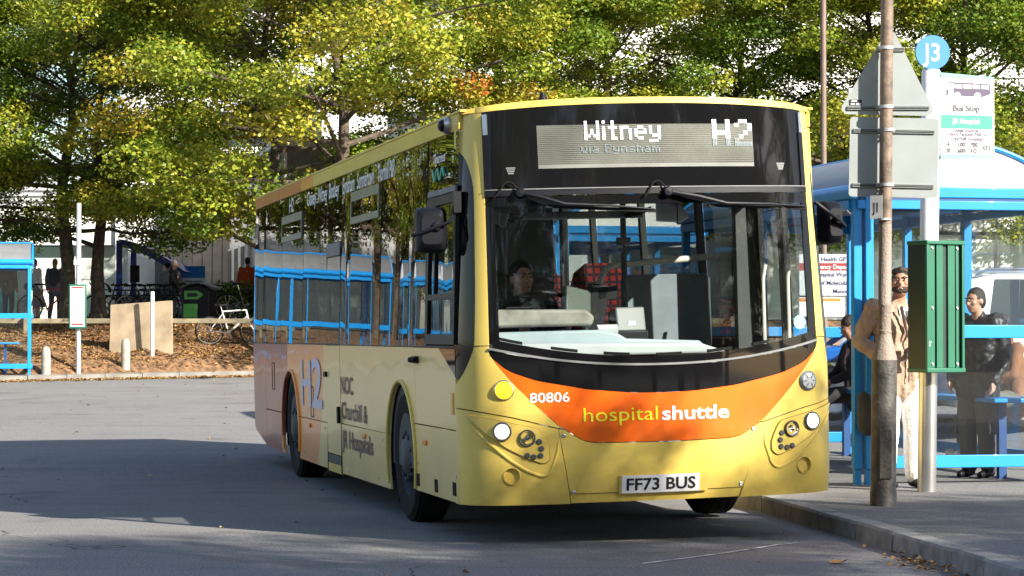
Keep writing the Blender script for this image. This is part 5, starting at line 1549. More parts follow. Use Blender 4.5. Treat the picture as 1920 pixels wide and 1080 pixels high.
# ================================================================== trees
M['bark'] = pbr('bark', (.085, .065, .048), .95, var=.35, vs_=9, bump=.9, bs=26)
M['oak_leaf'] = hue_mat('oak_leaf', [(0, (.05, .10, .010)), (.3, (.11, .185, .016)), (.55, (.28, .32, .028)), (.78, (.44, .39, .045)), (.92, (.44, .27, .03)), (1, (.40, .12, .02))], .36, .45)
def make_tree(seed, H=13.0, Rr=4.6, z0=2.6, nl=30, hue0=.35, per=80, trunk_r=.20, leaf=.100, droop=.0, nsub=4):
    """(trunk mesh, crown mesh): tapered trunk with limbs and twigs, leaves in flattened sprays"""
    rs = np.random.RandomState(seed)
    mb = MB()
    def rad(t): return trunk_r * (1 - .78 * t) + .05 * math.exp(-t * 26)
    tp = [(0.12 * math.sin(i * .9 + seed) * min(1, i / 4), 0.12 * math.cos(i * 1.1 + seed) * min(1, i / 4), H * .9 * i / 12) for i in range(13)]
    mb.tube(tp, [rad(i / 12) for i in range(13)], 10)
    def tpos(z):
        t = z / (H * .9) * 12; i = min(11, int(t)); f = t - i
        return Vector(tp[i]).lerp(Vector(tp[i + 1]), f)
    cl = []
    for k in range(nl):
        t = (k + .5) / nl
        z = lerp(z0, H * .86, t ** .82) + rs.uniform(-.2, .2)
        az = k * 2.39996 + rs.uniform(-.35, .35)
        prof = (.72 + .45 * math.sin(PI * min(1, (t + .16) / 1.05))) * (1 if t < .8 else 1.6 - .75 * t)
        L = Rr * prof * rs.uniform(.75, 1.1)
        el = lerp(.05, .85, t) + rs.uniform(-.25, .3)
        b = tpos(z)
        d = Vector((math.cos(az), math.sin(az), 0))
        pts = []
        for i in range(6):
            s = i / 5
            pts.append(b + d * (L * s * math.cos(el * .6)) + Vector((0, 0, L * s * math.sin(el) * (1 - .35 * s) - droop * s * s)) + Vector((rs.normal(0, .07), rs.normal(0, .07), rs.normal(0, .05))) * (s * 2))
        r0 = lerp(.075, .03, t)
        mb.tube(pts, [r0 * (1 - .8 * i / 5) for i in range(6)], 6, cap=False)
        for j in range(nsub):
            s = lerp(.28, 1.0, (j + rs.uniform(.2, .8)) / nsub)
            p = pts[int(s * 5 - 1e-6)].lerp(pts[min(5, int(s * 5 - 1e-6) + 1)], s * 5 - int(s * 5 - 1e-6))
            a2 = az + rs.choice([-1, 1]) * rs.uniform(.4, 1.25)
            l2 = rs.uniform(.5, 1.35) * (1.15 - .3 * s)
            q = p + Vector((math.cos(a2) * l2, math.sin(a2) * l2, rs.uniform(-.15, .45)))
            mb.tube([p, p.lerp(q, .5) + Vector((0, 0, .06)), q], [.018, .012, .006], 4, cap=False)
            cl.append((q, rs.uniform(.55, .95)))
            if rs.rand() < .4: cl.append((p.lerp(q, .45) + Vector(rs.normal(0, .15, 3)), rs.uniform(.45, .75)))
        cl.append((pts[-1], .6))
    tm = mb.mesh('trunk', 'bark')
    C = np.array([c for c, r in cl]); RA = np.array([r for c, r in cl])
    nc = len(C)
    idx = np.repeat(np.arange(nc), (per * (RA / .6) ** 1.6).astype(int))
    n_ = len(idx)
    u = rs.normal(0, 1, (n_, 3)); u /= np.linalg.norm(u, axis=1)[:, None]
    u *= rs.uniform(.15, 1, n_)[:, None] ** .5
    pos = C[idx] + u * RA[idx][:, None] * np.array([1, 1, .60])
    pos[:, 2] -= .12 * (u[:, 0] ** 2 + u[:, 1] ** 2) * RA[idx]
    ch = rs.normal(0, .11, nc) + .10 * np.sin(C[:, 0] * 1.1 + seed) + .06 * np.sin(C[:, 2] * 1.7)
    hot = rs.rand(nc) < .012
    hue = hue0 + ch[idx] + rs.normal(0, .10, n_) + hot[idx] * rs.uniform(.2, .5, n_)
    a = rs.uniform(0, 2 * PI, n_); s = leaf * rs.uniform(.65, 1.3, n_)
    x_ = np.stack([np.cos(a), np.sin(a), rs.normal(-.35, .45, n_)], 1); x_ /= np.linalg.norm(x_, axis=1)[:, None]
    up = np.array([0, 0, .55]) + u * .9 + rs.normal(0, .38, (n_, 3))
    y_ = np.cross(up, x_); y_ /= np.linalg.norm(y_, axis=1)[:, None]
    z_ = np.cross(x_, y_)
    V = np.zeros((n_, 4, 3))
    for k, (p, q, w) in enumerate(((-.5, 0, 0), (.05, .34, .12), (.55, 0, -.06), (.05, -.34, .12))):
        V[:, k] = pos + (x_ * p + y_ * q + z_ * w) * s[:, None]
    me = bpy.data.meshes.new('crown')
    me.vertices.add(n_ * 4); me.vertices.foreach_set('co', V.ravel())
    me.loops.add(n_ * 4); me.loops.foreach_set('vertex_index', np.arange(n_ * 4))
    me.polygons.add(n_); me.polygons.foreach_set('loop_start', np.arange(0, n_ * 4, 4)); me.polygons.foreach_set('loop_total', np.full(n_, 4))
    at = me.attributes.new('hue', 'FLOAT', 'FACE'); at.data.foreach_set('value', np.clip(np.where(hot[idx], hue, np.minimum(hue, .84 + .06 * rs.rand(n_))), 0, 1).astype(np.float32))
    me.update(); me.validate(); me.materials.append(M['oak_leaf'])
    return tm, me
TV = [make_tree(1, 9.4, 4.3, 2.1, 28, .44, 260), make_tree(2, 9.9, 4.5, 2.2, 29, .56, 260), make_tree(5, 9.5, 4.4, 1.9, 28, .40, 260), make_tree(9, 9.2, 4.2, 2.1, 28, .48, 260)]
def tree(label, x, y, z, var, rz, sc=1.0, group='autumn oaks behind the bus stands'):
    t = thing('oak_tree', label, 'tree', (x, y, z), rz, group)
    t.scale = (sc, sc, sc)
    tr = bpy.data.objects.new('trunk', TV[var][0]); COL.objects.link(tr); tr.parent = t
    cr = bpy.data.objects.new('crown', TV[var][1]); COL.objects.link(cr); cr.parent = t; cr['kind'] = 'stuff'
    return t
for args in (
    ('oak with the thick dark trunk, just right of the blue shelter at the left edge', -11.3, 63.6, TOPZ, 0, .4, 1.0),
    ('oak with a paler mottled trunk right beside the dark trunked oak', -10.6, 64.3, TOPZ, 2, 2.2, .92),
    ('oak at the left edge whose trunk stands out of frame, crown over the blue shelter', -15.8, 63.8, TOPZ, 3, 1.0, 1.02),
    ('oak crown above the white boarded wing, left of the bus roof', -5.9, 61.0, 1.4, 2, 4.0, .98),
    ('yellowest oak, its crown right above the rear half of the bus roof', -4.1, 58.9, .75, 1, 0.3, 1.12),
    ('yellow green oak above the front left corner of the bus roof', -.4, 64.2, TOPZ, 1, 2.9, .98),
    ('green oak above the middle of the destination display', 2.3, 63.9, TOPZ, 3, 3.9, 1.0),
    ('oak behind the thin brown lamp column', 6.0, 66.0, TOPZ, 0, 5.1, 1.0),
    ('darker green oak behind the grey backed road signs', 9.0, 63.8, TOPZ, 2, .9, 1.0),
    ('oak at the right edge, its trunk showing over the bus stop flag', 11.35, 62.6, TOPZ, 3, 5.6, 1.0),
    ('oak beyond the right edge of the white shelter roof', 15.0, 65.0, TOPZ, 0, 1.9, 1.0),
    ('oak close behind the reflected shelter, left of the frame', -18.2, 59.3, 1.3, 2, 2.2, 1.0),
    ('low oak beside the reflected shelter, farther left of the frame', -22.5, 56.5, .9, 3, 1.2, 1.05),
    ('first oak left of the frame, mirrored in the middle windows of the bus', -19.8, 61.5, TOPZ, 1, 2.5, 1.25),
    ('second oak left of the frame, mirrored in the forward windows of the bus', -24.5, 59.5, TOPZ, 0, .5, 1.35),
    ('third oak left of the frame, mirrored beside the driver window', -30, 56.5, TOPZ - .3, 2, 1.5, 1.4),
    ('fourth oak left of the frame, mirrored at the front corner of the bus', -36, 52, .9, 3, 2.6, 1.4)):
    tree(*args)
# trees across the road behind the photographer: they shade the tarmac and show in the glass
RL = ['smaller one beside the kerb', 'smaller one in line with the bus nose', 'nearest on the right', 'shading the kerb at the lamp post', 'shading the road ahead of the bus', 'left of centre', 'straight behind', 'right of centre', 'third from the left end', 'at the left end', 'at the right end']
for (x, y, v_, rz, sc) in ((10.5, 6.6, 2, 1.0, .68), (6.4, 5.6, 3, 2.0, .66), (13.4, -.2, 0, 0.0, 1.15), (19.0, 4.8, 3, 1.3, 1.2), (10.6, 1.6, 1, 2.0, 1.1), (-4, -22, 1, .6, 1.5), (4.5, -17, 2, .2, 1.5), (12, -24, 0, 3.0, 1.5), (-13, -18, 3, 4.0, 1.5), (-24, -20, 0, 1.0, 1.5), (25, -20, 2, 5.0, 1.5)):
    tree('roadside oak across the road behind the photographer, ' + RL.pop(0), x, y, 0.0, v_, rz, sc, 'oaks behind the photographer')
# ================================================================== people
SKIN = pbr('skin', (.50, .27, .19), .55, var=.08, vs_=14)
SKIN_D = pbr('skin_tan', (.36, .19, .125), .55, var=.08, vs_=14)
HAIRM = pbr('hair_dark', (.018, .012, .009), .6, var=.4, vs_=40, bump=.5, bs=90)
HAIRG = pbr('hair_grey', (.36, .34, .31), .7, var=.3, vs_=40)
HAIRB = pbr('hair_fair', (.30, .20, .10), .7, var=.3, vs_=40)
EYEW = pbr('eye_white', (.42, .40, .38), .3, var=0)
def cloth(name, c, var=.12, bump=.25, bs=30): return pbr(name, c, .9, var=var, vs_=5, bump=bump, bs=bs)
_tex = bpy.data.textures.new('folds', 'CLOUDS'); _tex.noise_scale = .10
def limb(mb, pts, rs_, n=12):
    """tapered round-ended limb through the joints"""
    for i, (p, r) in enumerate(zip(pts, rs_)): mb.ball(p, r, 12, 8)
    for i in range(len(pts) - 1):
        p, q = Vector(pts[i]), Vector(pts[i + 1])
        if (q - p).length > 1e-4: mb.tube([p, q], [rs_[i], rs_[i + 1]], n)
def fuse(name, mb, mat, parent, vox, smooth=4, folds=0.0):
    """one continuous skin over the joined limbs"""
    me = mb.mesh('tmp', mat, 0)
    o = bpy.data.objects.new('tmp', me); COL.objects.link(o)
    m = o.modifiers.new('r', 'REMESH'); m.mode = 'VOXEL'; m.voxel_size = vox; m.use_smooth_shade = True
    if smooth:
        s = o.modifiers.new('s', 'SMOOTH'); s.iterations = smooth; s.factor = .5
    if folds:
        d = o.modifiers.new('d', 'DISPLACE'); d.texture = _tex; d.strength = folds; d.mid_level = .5
    dg = bpy.context.evaluated_depsgraph_get()
    me2 = bpy.data.meshes.new_from_object(o.evaluated_get(dg))
    bpy.data.objects.remove(o); bpy.data.meshes.remove(me)
    me2.name = name
    me2.materials.clear(); me2.materials.append(M[mat] if isinstance(mat, str) else mat)
    r = bpy.data.objects.new(name, me2); COL.objects.link(r); r.parent = parent
    return r
J0 = dict(pel=(0, 0, .95), chest=(0, .0, 1.27), neck=(0, .01, 1.47), head=(0, -.02, 1.635),
          shL=(-.185, .01, 1.42), elL=(-.235, .03, 1.14), wrL=(-.24, -.05, .90), shR=(.185, .01, 1.42), elR=(.235, .03, 1.14), wrR=(.24, -.05, .90),
          hipL=(-.09, 0, .92), knL=(-.10, -.03, .50), anL=(-.105, .01, .085), hipR=(.09, 0, .92), knR=(.10, -.03, .50), anR=(.105, .01, .085))
def hand(mb, w, d, side, palm_n, k=1.0, curl=.5, fr=.0088):
    """palm, four bent fingers of unequal length and a thumb leaving the side of the palm"""
    w = Vector(w); d = Vector(d).normalized(); pn = Vector(palm_n); pn = (pn - d * pn.dot(d)).normalized()
    sx = d.cross(pn).normalized() * side
    limb(mb, [w, w + d * .03], [.026 * k, .028 * k])
    for i in range(4):
        o = (i - 1.5) * .0195 * k
        mb.tube([w + d * .02 * k + sx * o * .6, w + d * .088 * k + sx * o], [.015 * k, .0125 * k], 8)
        mb.ball(w + d * .088 * k + sx * o, .0125 * k, 8, 6)
        L = (.062, .074, .078, .068)[i] * k
        p = w + d * .088 * k + sx * o; a = 0.15
        pts = [p]
        for j, f in enumerate((.45, .32, .23)):
            a += curl * (.5 + .25 * j)
            p = p + (d * math.cos(a) + pn * math.sin(a)) * (L * f); pts.append(p)
        limb(mb, pts, [fr * 1.1 * k, fr * k, fr * .95 * k, fr * .8 * k], 8)
    b = w + d * .03 * k + sx * .028 * k
    limb(mb, [b, b + (sx * .7 + d * .7 + pn * .3).normalized() * .04 * k, b + (sx * .55 + d * .9 + pn * .55).normalized() * .07 * k], [.0135 * k, .0105 * k, .0085 * k], 8)
def person(label, loc, rz, H=1.75, pose=None, top=None, legs=None, shoe=None, hair=HAIRM, skin=SKIN, face=0.0, tilt=0.0, vox=.017, hands=False,
           top_len=.84, top_r=1.0, leg_r=1.0, group=None, haircut='short', seated=False, hand_curl=(.5, .5), palmL=None, palmR=None, female=False):
    t = thing('person', label, 'person', loc, rz, group)
    k = H / 1.75
    J = {a: Vector(b) * k for a, b in {**J0, **(pose or {})}.items()}
    Rh = Matrix.Rotation(face, 3, 'Z') @ Matrix.Rotation(tilt, 3, 'X')
    hd = J['head']
    def hp(x, y, z): return hd + Rh @ (Vector((x, y, z)) * k)
    mb = MB()
    # skull, jaw, nose, ears
    Rk = Rh
    mb.ball(hp(0, .012, .02), (.074 * k, .092 * k, .095 * k), 18, 12, Rk)
    mb.ball(hp(0, -.018, -.045), (.058 * k, .070 * k, .068 * k), 16, 10, Rk)
    mb.ball(hp(0, -.055, -.085), (.030 * k, .026 * k, .022 * k), 10, 8, Rk)
    mb.tube([hp(0, -.082, .018), hp(0, -.104, -.022), hp(0, -.085, -.03)], [.009 * k, .016 * k, .012 * k], 8)
    for s in (-1, 1):
        mb.ball(hp(s * .074, .01, -.005), (.012 * k, .020 * k, .030 * k), 10, 8, Rk)
        mb.ball(hp(s * .040, -.058, -.012), (.022 * k, .022 * k, .020 * k), 8, 6, Rk)
    mb.ball(hp(0, -.062, .032), (.050 * k, .020 * k, .012 * k), 10, 6, Rk)
    limb(mb, [J['neck'] - Vector((0, 0, .06 * k)), hd + Vector((0, .02, -.06)) * k], [.058 * k, .052 * k])
    limb(mb, [J['pel'], (J['pel'] + J['chest']) / 2, J['chest'], J['neck'] - Vector((0, 0, .05 * k))], [.12 * k, .11 * k, .125 * k, .07 * k])
    for s in 'LR':
        limb(mb, [J['chest'] * .3 + J['sh' + s] * .7, J['sh' + s], J['el' + s], J['wr' + s]], [.06 * k, .052 * k, .038 * k, .026 * k])
        limb(mb, [J['hip' + s], J['kn' + s], J['an' + s]], [.078 * k, .052 * k, .036 * k])
        fd = (J['wr' + s] - J['el' + s]).normalized()
        if hands:
            pn = (palmL if s == 'L' else palmR) or Vector((1 if s == 'L' else -1, 0, 0))
            hand(mb, J['wr' + s], fd, 1 if s == 'R' else -1, pn, k, hand_curl[0 if s == 'L' else 1])
        else:
            pn = Vector((1 if s == 'L' else -1, -.4, 0))
            hand(mb, J['wr' + s], fd, 1 if s == 'R' else -1, pn, k * 1.02, .45, .0105)
    body = fuse('body', mb, skin, t, vox, 2 if vox < .01 else 1)
    # eyes, brows, mouth
    for s in (-1, 1):
        e = MB().ball(hp(s * .031, -.0775, .012), (.011 * k, .007 * k, .005 * k), 10, 6, Rk).build('eye', EYEW, t)
        MB().ball(hp(s * .031, -.0845, .012), (.006 * k, .003 * k, .006 * k), 8, 6, Rk).build('iris', 'black_print', e)
        MB().tube([hp(s * .012, -.088, .030), hp(s * .032, -.090, .036), hp(s * .054, -.076, .030)], .0055 * k, 6).build('eyebrow', hair, t)
    MB().tube([hp(-.022, -.083, -.058), hp(0, -.0905, -.056), hp(.022, -.083, -.058)], [.003 * k, .006 * k, .003 * k], 6).build('mouth', pbr('lip', (.33, .10, .09), .5, var=0), t)
    # hair cap
    if haircut != 'none':
        mb = MB()
        mb.ball(hp(0, .022, .034), (.081 * k, .094 * k, .094 * k), 18, 12, Rk)
        mb.ball(hp(0, .050, -.01), (.074 * k, .066 * k, .075 * k), 14, 10, Rk)
        if haircut == 'fringe':
            for i in range(7):
                a = -.9 + i * .3
                mb.ball(hp(.066 * math.sin(a), -.045 + .02 * abs(a), .098 - .012 * abs(a)), .028 * k, 8, 6)
                mb.ball(hp(.07 * math.sin(a), .02, .118 - .02 * abs(a)), .026 * k, 8, 6)
        if haircut == 'long':
            limb(mb, [hp(0, .07, .0), hp(0, .085, -.10), hp(0, .08, -.22)], [.07 * k, .06 * k, .035 * k])
        fuse('hair', mb, hair, t, max(.008, vox * .8), 1, .012)
        # carve: hair sits behind the face by construction (centres set back)
    # top
    if top is not None:
        mb = MB()
        pe = J['pel']; ch = J['chest']
        up = (ch - pe).normalized()
        hem = pe - up * (.95 - top_len) * k
        w = top_r
        for x_ in (-.075, 0, .075):
            ox = Vector((x_ * k, 0, 0)) if not seated else Vector((x_ * k, 0, 0))
            limb(mb, [hem + ox, (pe + ch) / 2 + ox, ch + ox * 1.1, J['neck'] - up * .09 * k + ox * .7], [.115 * k * w, .112 * k * w, .122 * k * w, .075 * k * w])
        for s in 'LR':
            wrp = J['wr' + s]; fd = (wrp - J['el' + s]).normalized()
            limb(mb, [ch * .35 + J['sh' + s] * .65, J['sh' + s], J['el' + s], wrp - fd * .01], [.085 * k * w, .074 * k * w, .060 * k * w, .046 * k * w])
        limb(mb, [J['neck'] - up * .05 * k, J['neck'] + up * .005 * k], [.085 * k, .072 * k])
        fuse('jacket', mb, top, t, vox * 1.1, 8, .05 if vox < .01 else .02)
    if legs is not None:
        mb = MB()
        limb(mb, [J['pel'] + Vector((0, 0, .06 * k)), (J['hipL'] + J['hipR']) / 2], [.118 * k, .122 * k])
        for s in 'LR':
            an = J['an' + s]; kn = J['kn' + s]
            limb(mb, [J['hip' + s], kn, an + (kn - an) * .04], [.098 * k * leg_r, .076 * k * leg_r, .064 * k * leg_r])
        fuse('trousers', mb, legs, t, vox * 1.1, 6, .012)
    for s in 'LR':
        a = J['an' + s]
        dirv = Vector((-.02 if s == 'L' else .02, -1, 0)).normalized()
        mb = MB()
        limb(mb, [a + Vector((0, .035 * k, -.035 * k)), a + dirv * .06 * k + Vector((0, 0, -.045 * k)), a + dirv * .155 * k + Vector((0, 0, -.055 * k))], [.044 * k, .043 * k, .034 * k])
        fuse('shoe', mb, shoe or 'black_plastic', t, .013, 2)
    return t

# man in the tan jacket behind the lamp post, looking up to the left, sheet of paper in hand
TAN = cloth('tan_jacket', (.33, .235, .175), bump=.35)
WHT = cloth('white_trousers', (.72, .71, .70), .04)
man = person('man in tan jacket and white trousers looking up past the lamp post', (3.15, 20.44, .118), R(18), 1.79,
    dict(head=(.01, -.03, 1.625), elL=(-.30, .08, 1.17), wrL=(-.20, -.12, 1.02), elR=(.235, .06, 1.15), wrR=(.075, -.20, 1.11), shL=(-.20, .01, 1.42), shR=(.20, .01, 1.42),
         hipL=(-.085, 0, .92), knL=(-.10, -.02, .50), anL=(-.10, .03, .085), knR=(.105, -.05, .50), anR=(.11, -.06, .085)),
    TAN, WHT, 'black_plastic', HAIRM, SKIN_D, R(-30), R(-10), .0075, True, .80, 1.12, 1.18, haircut='fringe', hand_curl=(.5, .75), palmR=(-.3, .5, .9))
hx = Matrix.Rotation(R(-30), 3, 'Z') @ Matrix.Rotation(R(-10), 3, 'X')
hd_ = Vector((.01, -.03, 1.625)) * (1.79 / 1.75)
mb = MB()
for i in range(9):
    a = -1.25 + i * 2.5 / 8
    for dz, rr in ((-.055, .020), (-.082, .022)):
        mb.ball(hd_ + hx @ Vector((.058 * math.sin(a), -.020 - .052 * math.cos(a), dz + .018 * abs(a) * (dz < -.06))), (rr, rr * .8, rr), 8, 6)
for s in (-1, 1): mb.ball(hd_ + hx @ Vector((s * .02, -.083, -.043)), (.018, .008, .006), 8, 6, hx)
fuse('beard', mb, pbr('beard', (.03, .018, .012), .8, var=.3, vs_=60), man, .008, 2)
MB().box(hd_ + hx @ Vector((0, -.088, -.0595)), (.034, .006, .008), hx).build('teeth', 'white_print', man)
sp = MB()
sp.patch(lambda a, b, s_: (.0 + .17 * (a - .5) + .02 * b, -.315 - .05 * b + .03 * math.sin(a * 3), 1.075 + .21 * b - .02 * a - .03 * math.sin(a * PI)), 6, 6, None)
paper = sp.build('paper_sheet', pbr('paper', (.62, .62, .68), .7, var=.03))
paper.matrix_world = Matrix.Translation((3.15, 20.44, .118)) @ Matrix.Rotation(R(18), 4, 'Z')
tag(paper, 'creased white paper sheet held by the man in the tan jacket', 'paper')
# inner shirt
MB().box((0, 0, 0), (.01, .01, .01))
shirt = MB(); shirt.patch(lambda a, b, s_: (lerp(-.045, .045, a) * (1 - .5 * (1 - b)) + .01, -.125 - .012 * math.sin(a * PI) + .055 * b, lerp(1.26, 1.47, b)), 6, 5)
shirt.build('shirt', 'white_print', man)
ln = MB()
for s in (-1, 1): ln.tube([(.01 + s * .05, -.135, 1.47), (.012 + s * .042, -.165, 1.36), (.012 + s * .012, -.168, 1.22)], [.016, .014, .006], 6)
ln.tube([(.012, -.165, 1.22), (.016, -.160, 1.02), (.016, -.150, .86)], .005, 6)
ln.build('lining', cloth('lining', (.06, .035, .03)), man)
# canvas bag hanging behind him
bg_ = MB()
limb(bg_, [(-.245, .20, .72), (-.21, .22, .50)], [.06, .09])
bag = fuse('shoulder_bag', bg_, cloth('bag_grey', (.045, .047, .05)), None, .014, 2, .02)
bag.location = (3.14, 20.44, .118); tag(bag, 'dark bag hanging low behind the lamp post at the knees of the man in tan', 'bag')

# man in the black padded jacket inside the shelter
PUF = cloth('black_padded', (.014, .015, .018), .1, .6, 14); PUF.node_tree.nodes['Principled BSDF'].inputs['Roughness'].default_value = .5
CAR = cloth('grey_cargo', (.075, .078, .082))
m2 = person('man in a black padded jacket and grey cargo trousers standing inside the shelter', (4.07, 21.9, .118), R(-42), 1.66,
    dict(head=(.0, -.05, 1.62), elL=(-.25, .06, 1.13), wrL=(-.22, -.10, .90), elR=(.25, .04, 1.13), wrR=(.235, -.10, .885)),
    PUF, CAR, 'black_plastic', HAIRM, SKIN, R(-12), R(6), .009, True, .80, 1.28, 1.2, haircut='short', hand_curl=(.5, .65))
mb = MB()
for s in (-1, 1):
    mb.box((s * .17, -.03, .46), (.035, .15, .16))
mb.build('cargo_pocket', CAR, m2, bev=.012)
mb = MB(); limb(mb, [(-.1, .10, 1.38), (0, .13, 1.37), (.1, .10, 1.38)], [.05, .055, .05]); fuse('hood', mb, PUF, m2, .014, 2)

# seated in the shelter
SEAT = dict(pel=(0, .0, .78), chest=(0, -.03, 1.10), neck=(0, -.05, 1.30), head=(0, -.10, 1.45), shL=(-.18, -.04, 1.24), shR=(.18, -.04, 1.24),
    elL=(-.24, -.12, .99), wrL=(-.10, -.32, .90), elR=(.24, -.12, .99), wrR=(.10, -.32, .90), hipL=(-.10, 0, .76), knL=(-.13, -.42, .74), anL=(-.12, -.46, .30), hipR=(.10, 0, .76), knR=(.13, -.42, .74), anR=(.12, -.50, .30))
def shl(x, y):
    c, s = math.cos(R(12.9)), math.sin(R(12.9)); return (2.83 + c * x - s * y, 20.75 + s * x + c * y)
BRN = cloth('brown_coat', (.22, .10, .05))
x_, y_ = 4.66, 23.4
p3 = person('person in a brown coat seated beyond the shelter glass at the right edge', (x_, y_, .118 - .09), R(-72), 1.70, SEAT, BRN, cloth('olive_trousers', (.13, .12, .09)), 'white', HAIRM, SKIN, 0, R(12), .016, seated=True, haircut='short')
mb = MB(); limb(mb, [(0, -.34, .90), (0, -.36, 1.04)], [.15, .13]); limb(mb, [(.10, -.36, .84), (.10, -.36, .98)], [.12, .10])
bk = fuse('rucksack', mb, cloth('rucksack_stone', (.36, .36, .30)), None, .016, 2, .02)
bk.location = (x_, y_, .06); bk.rotation_euler = (0, 0, R(-72)); tag(bk, 'stone coloured rucksack on the lap of the person seated at the right edge', 'bag')
x_, y_ = shl(1.60, 4.12)
person('seated person in black in the gap between bus and shelter post', (x_, y_, .118 - .09), R(-77), 1.70, SEAT, cloth('black_coat', (.015, .015, .017)), cloth('black_trousers', (.02, .02, .022)), cloth('white_trainer', (.6, .6, .6)), HAIRM, SKIN, 0, R(25), .016, seated=True)

# driver, in the bus
dv = person('bus driver in a dark jacket at the wheel behind the windscreen', (0, 0, 0), 0, 1.80,
    dict(pel=(0, .0, .60), chest=(0, .0, .92), neck=(0, -.0, 1.12), head=(0, -.03, 1.285), shL=(-.20, .0, 1.07), shR=(.20, .0, 1.07), elL=(-.27, -.12, .84), wrL=(-.14, -.36, .86), elR=(.27, -.12, .84), wrR=(.14, -.36, .86),
         hipL=(-.1, 0, .58), knL=(-.14, -.42, .58), anL=(-.14, -.5, .20), hipR=(.1, 0, .58), knR=(.14, -.42, .58), anR=(.14, -.5, .2)),
    cloth('driver_navy', (.012, .014, .022)), cloth('driver_trousers', (.015, .015, .02)), None, HAIRM, SKIN, R(12), 0, .013, seated=True)
c_, s_ = math.cos(R(12.9)), math.sin(R(12.9))
u, v_ = -.60, 1.45
dv.location = (1.005 + c_ * u - s_ * v_ - .035, 16.22 + s_ * u + c_ * v_, .43)
dv.rotation_euler = (0, 0, R(12.9))

# people on the plaza across the road
PY = 67.4
def px_(px): return (px - 960) / 4700 * PY
WALK = dict(knL=(-.09, -.16, .52), anL=(-.09, -.10, .085), knR=(.09, .04, .50), anR=(.10, .22, .12), elL=(-.24, .10, 1.15), wrL=(-.24, .02, .92))
far = [
 ('person in an olive jacket and dark jeans behind the left shelter, under its beam', px_(15), 1.74, R(160), cloth('olive_jacket', (.16, .15, .10)), cloth('jeans', (.06, .07, .10)), HAIRM, 'short', None),
 ('person in a white top and grey skirt beside the left shelter post', px_(64), 1.66, R(150), cloth('white_top', (.75, .75, .75)), None, HAIRM, 'short', None),
 ('woman in grey with fair hair and a rucksack, left of the dark oak trunk', px_(103), 1.66, R(175), cloth('grey_top', (.14, .15, .18)), cloth('slate_trousers', (.09, .10, .12)), HAIRB, 'long', WALK),
 ('young man in a pale shirt between the oak trunk and the bicycles', px_(180), 1.72, R(80), cloth('pale_shirt', (.38, .42, .46)), cloth('black_jeans', (.02, .02, .025)), HAIRM, 'short', None),
 ('person in a grey jacket and black cap half hidden behind the grey haired woman', px_(306), 1.60, R(170), cloth('grey_jacket', (.28, .29, .32)), cloth('dark_trousers', (.03, .03, .035)), HAIRM, 'short', None),
 ('grey haired woman in a black coat pushing a walking frame past the stone slab', px_(327), 1.62, R(70), cloth('black_overcoat', (.022, .022, .025)), cloth('dark_slacks', (.02, .02, .022)), HAIRG, 'short', dict(elL=(-.22, -.08, 1.14), wrL=(-.15, -.32, 1.02), elR=(.22, -.08, 1.14), wrR=(.15, -.32, 1.02))),
 ('person in a red jumper half hidden by the tail of the bus', px_(464), 1.70, R(180), cloth('red_jumper', (.50, .06, .02)), cloth('black_bottoms', (.02, .02, .022)), HAIRM, 'short', None),
]
for i, (lb_, x, H, rz, tp_, lg, hr, hc, ps) in enumerate(far):
    yy = PY if 'grey jacket' not in lb_ else PY + .9
    p = person(lb_, (x, yy, TOPZ), rz, H, ps, tp_, lg, None, hr, SKIN, 0, 0, .02, False, .82, 1.05, 1.0, 'people walking across the plaza', hc)
    if lg is None:
        MB().lathe([(.16, .98), (.20, .85), (.30, .36), (.29, .36)], 20).build('skirt', cloth('grey_skirt', (.20, .21, .24)), p)
        mb = MB(); limb(mb, [(.16, .10, .92), (-.02, .16, .88)], [.10, .10])
        hbg = fuse('handbag', mb, 'dark_grey', None, .02, 1); hbg.location = (x, yy, TOPZ); hbg.rotation_euler = (0, 0, rz)
        tag(hbg, 'dark handbag carried by the person in the grey skirt', 'bag')
    if 'rucksack' in lb_:
        mb = MB(); limb(mb, [(0, .17, 1.30), (0, .18, 1.06)], [.12, .13])
        q = fuse('rucksack', mb, cloth('rucksack_slate', (.05, .055, .08)), None, .02, 1); q.location = (x, yy, TOPZ); q.rotation_euler = (0, 0, rz)
        tag(q, 'slate rucksack on the back of the fair haired woman by the trunk', 'bag')
    if 'cap' in lb_:
        MB().ball((0, .01, 1.54), (.095, .11, .075), 14, 8).build('cap', 'black_plastic', p)
# ================================================================== across the road, left
CONC = pbr('bollard_concrete', (.34, .31, .25), .9, var=.18, vs_=7, bump=.3, bs=40)
for lb_, x, y in (('pale short bollard beside the left shelter post', -10.13, 54.5), ('pale short bollard in front of the stone slab', -8.63, 56.0)):
    b = MB().lathe([(.10, -.1), (.10, .50), (.092, .58), (.07, .635), (.0005, .66)], 20).build('bollard', CONC)
    b.location = (x, y, bank_z(x, y) - .02); tag(b, lb_, 'bollard', 'bollards along the far footway')
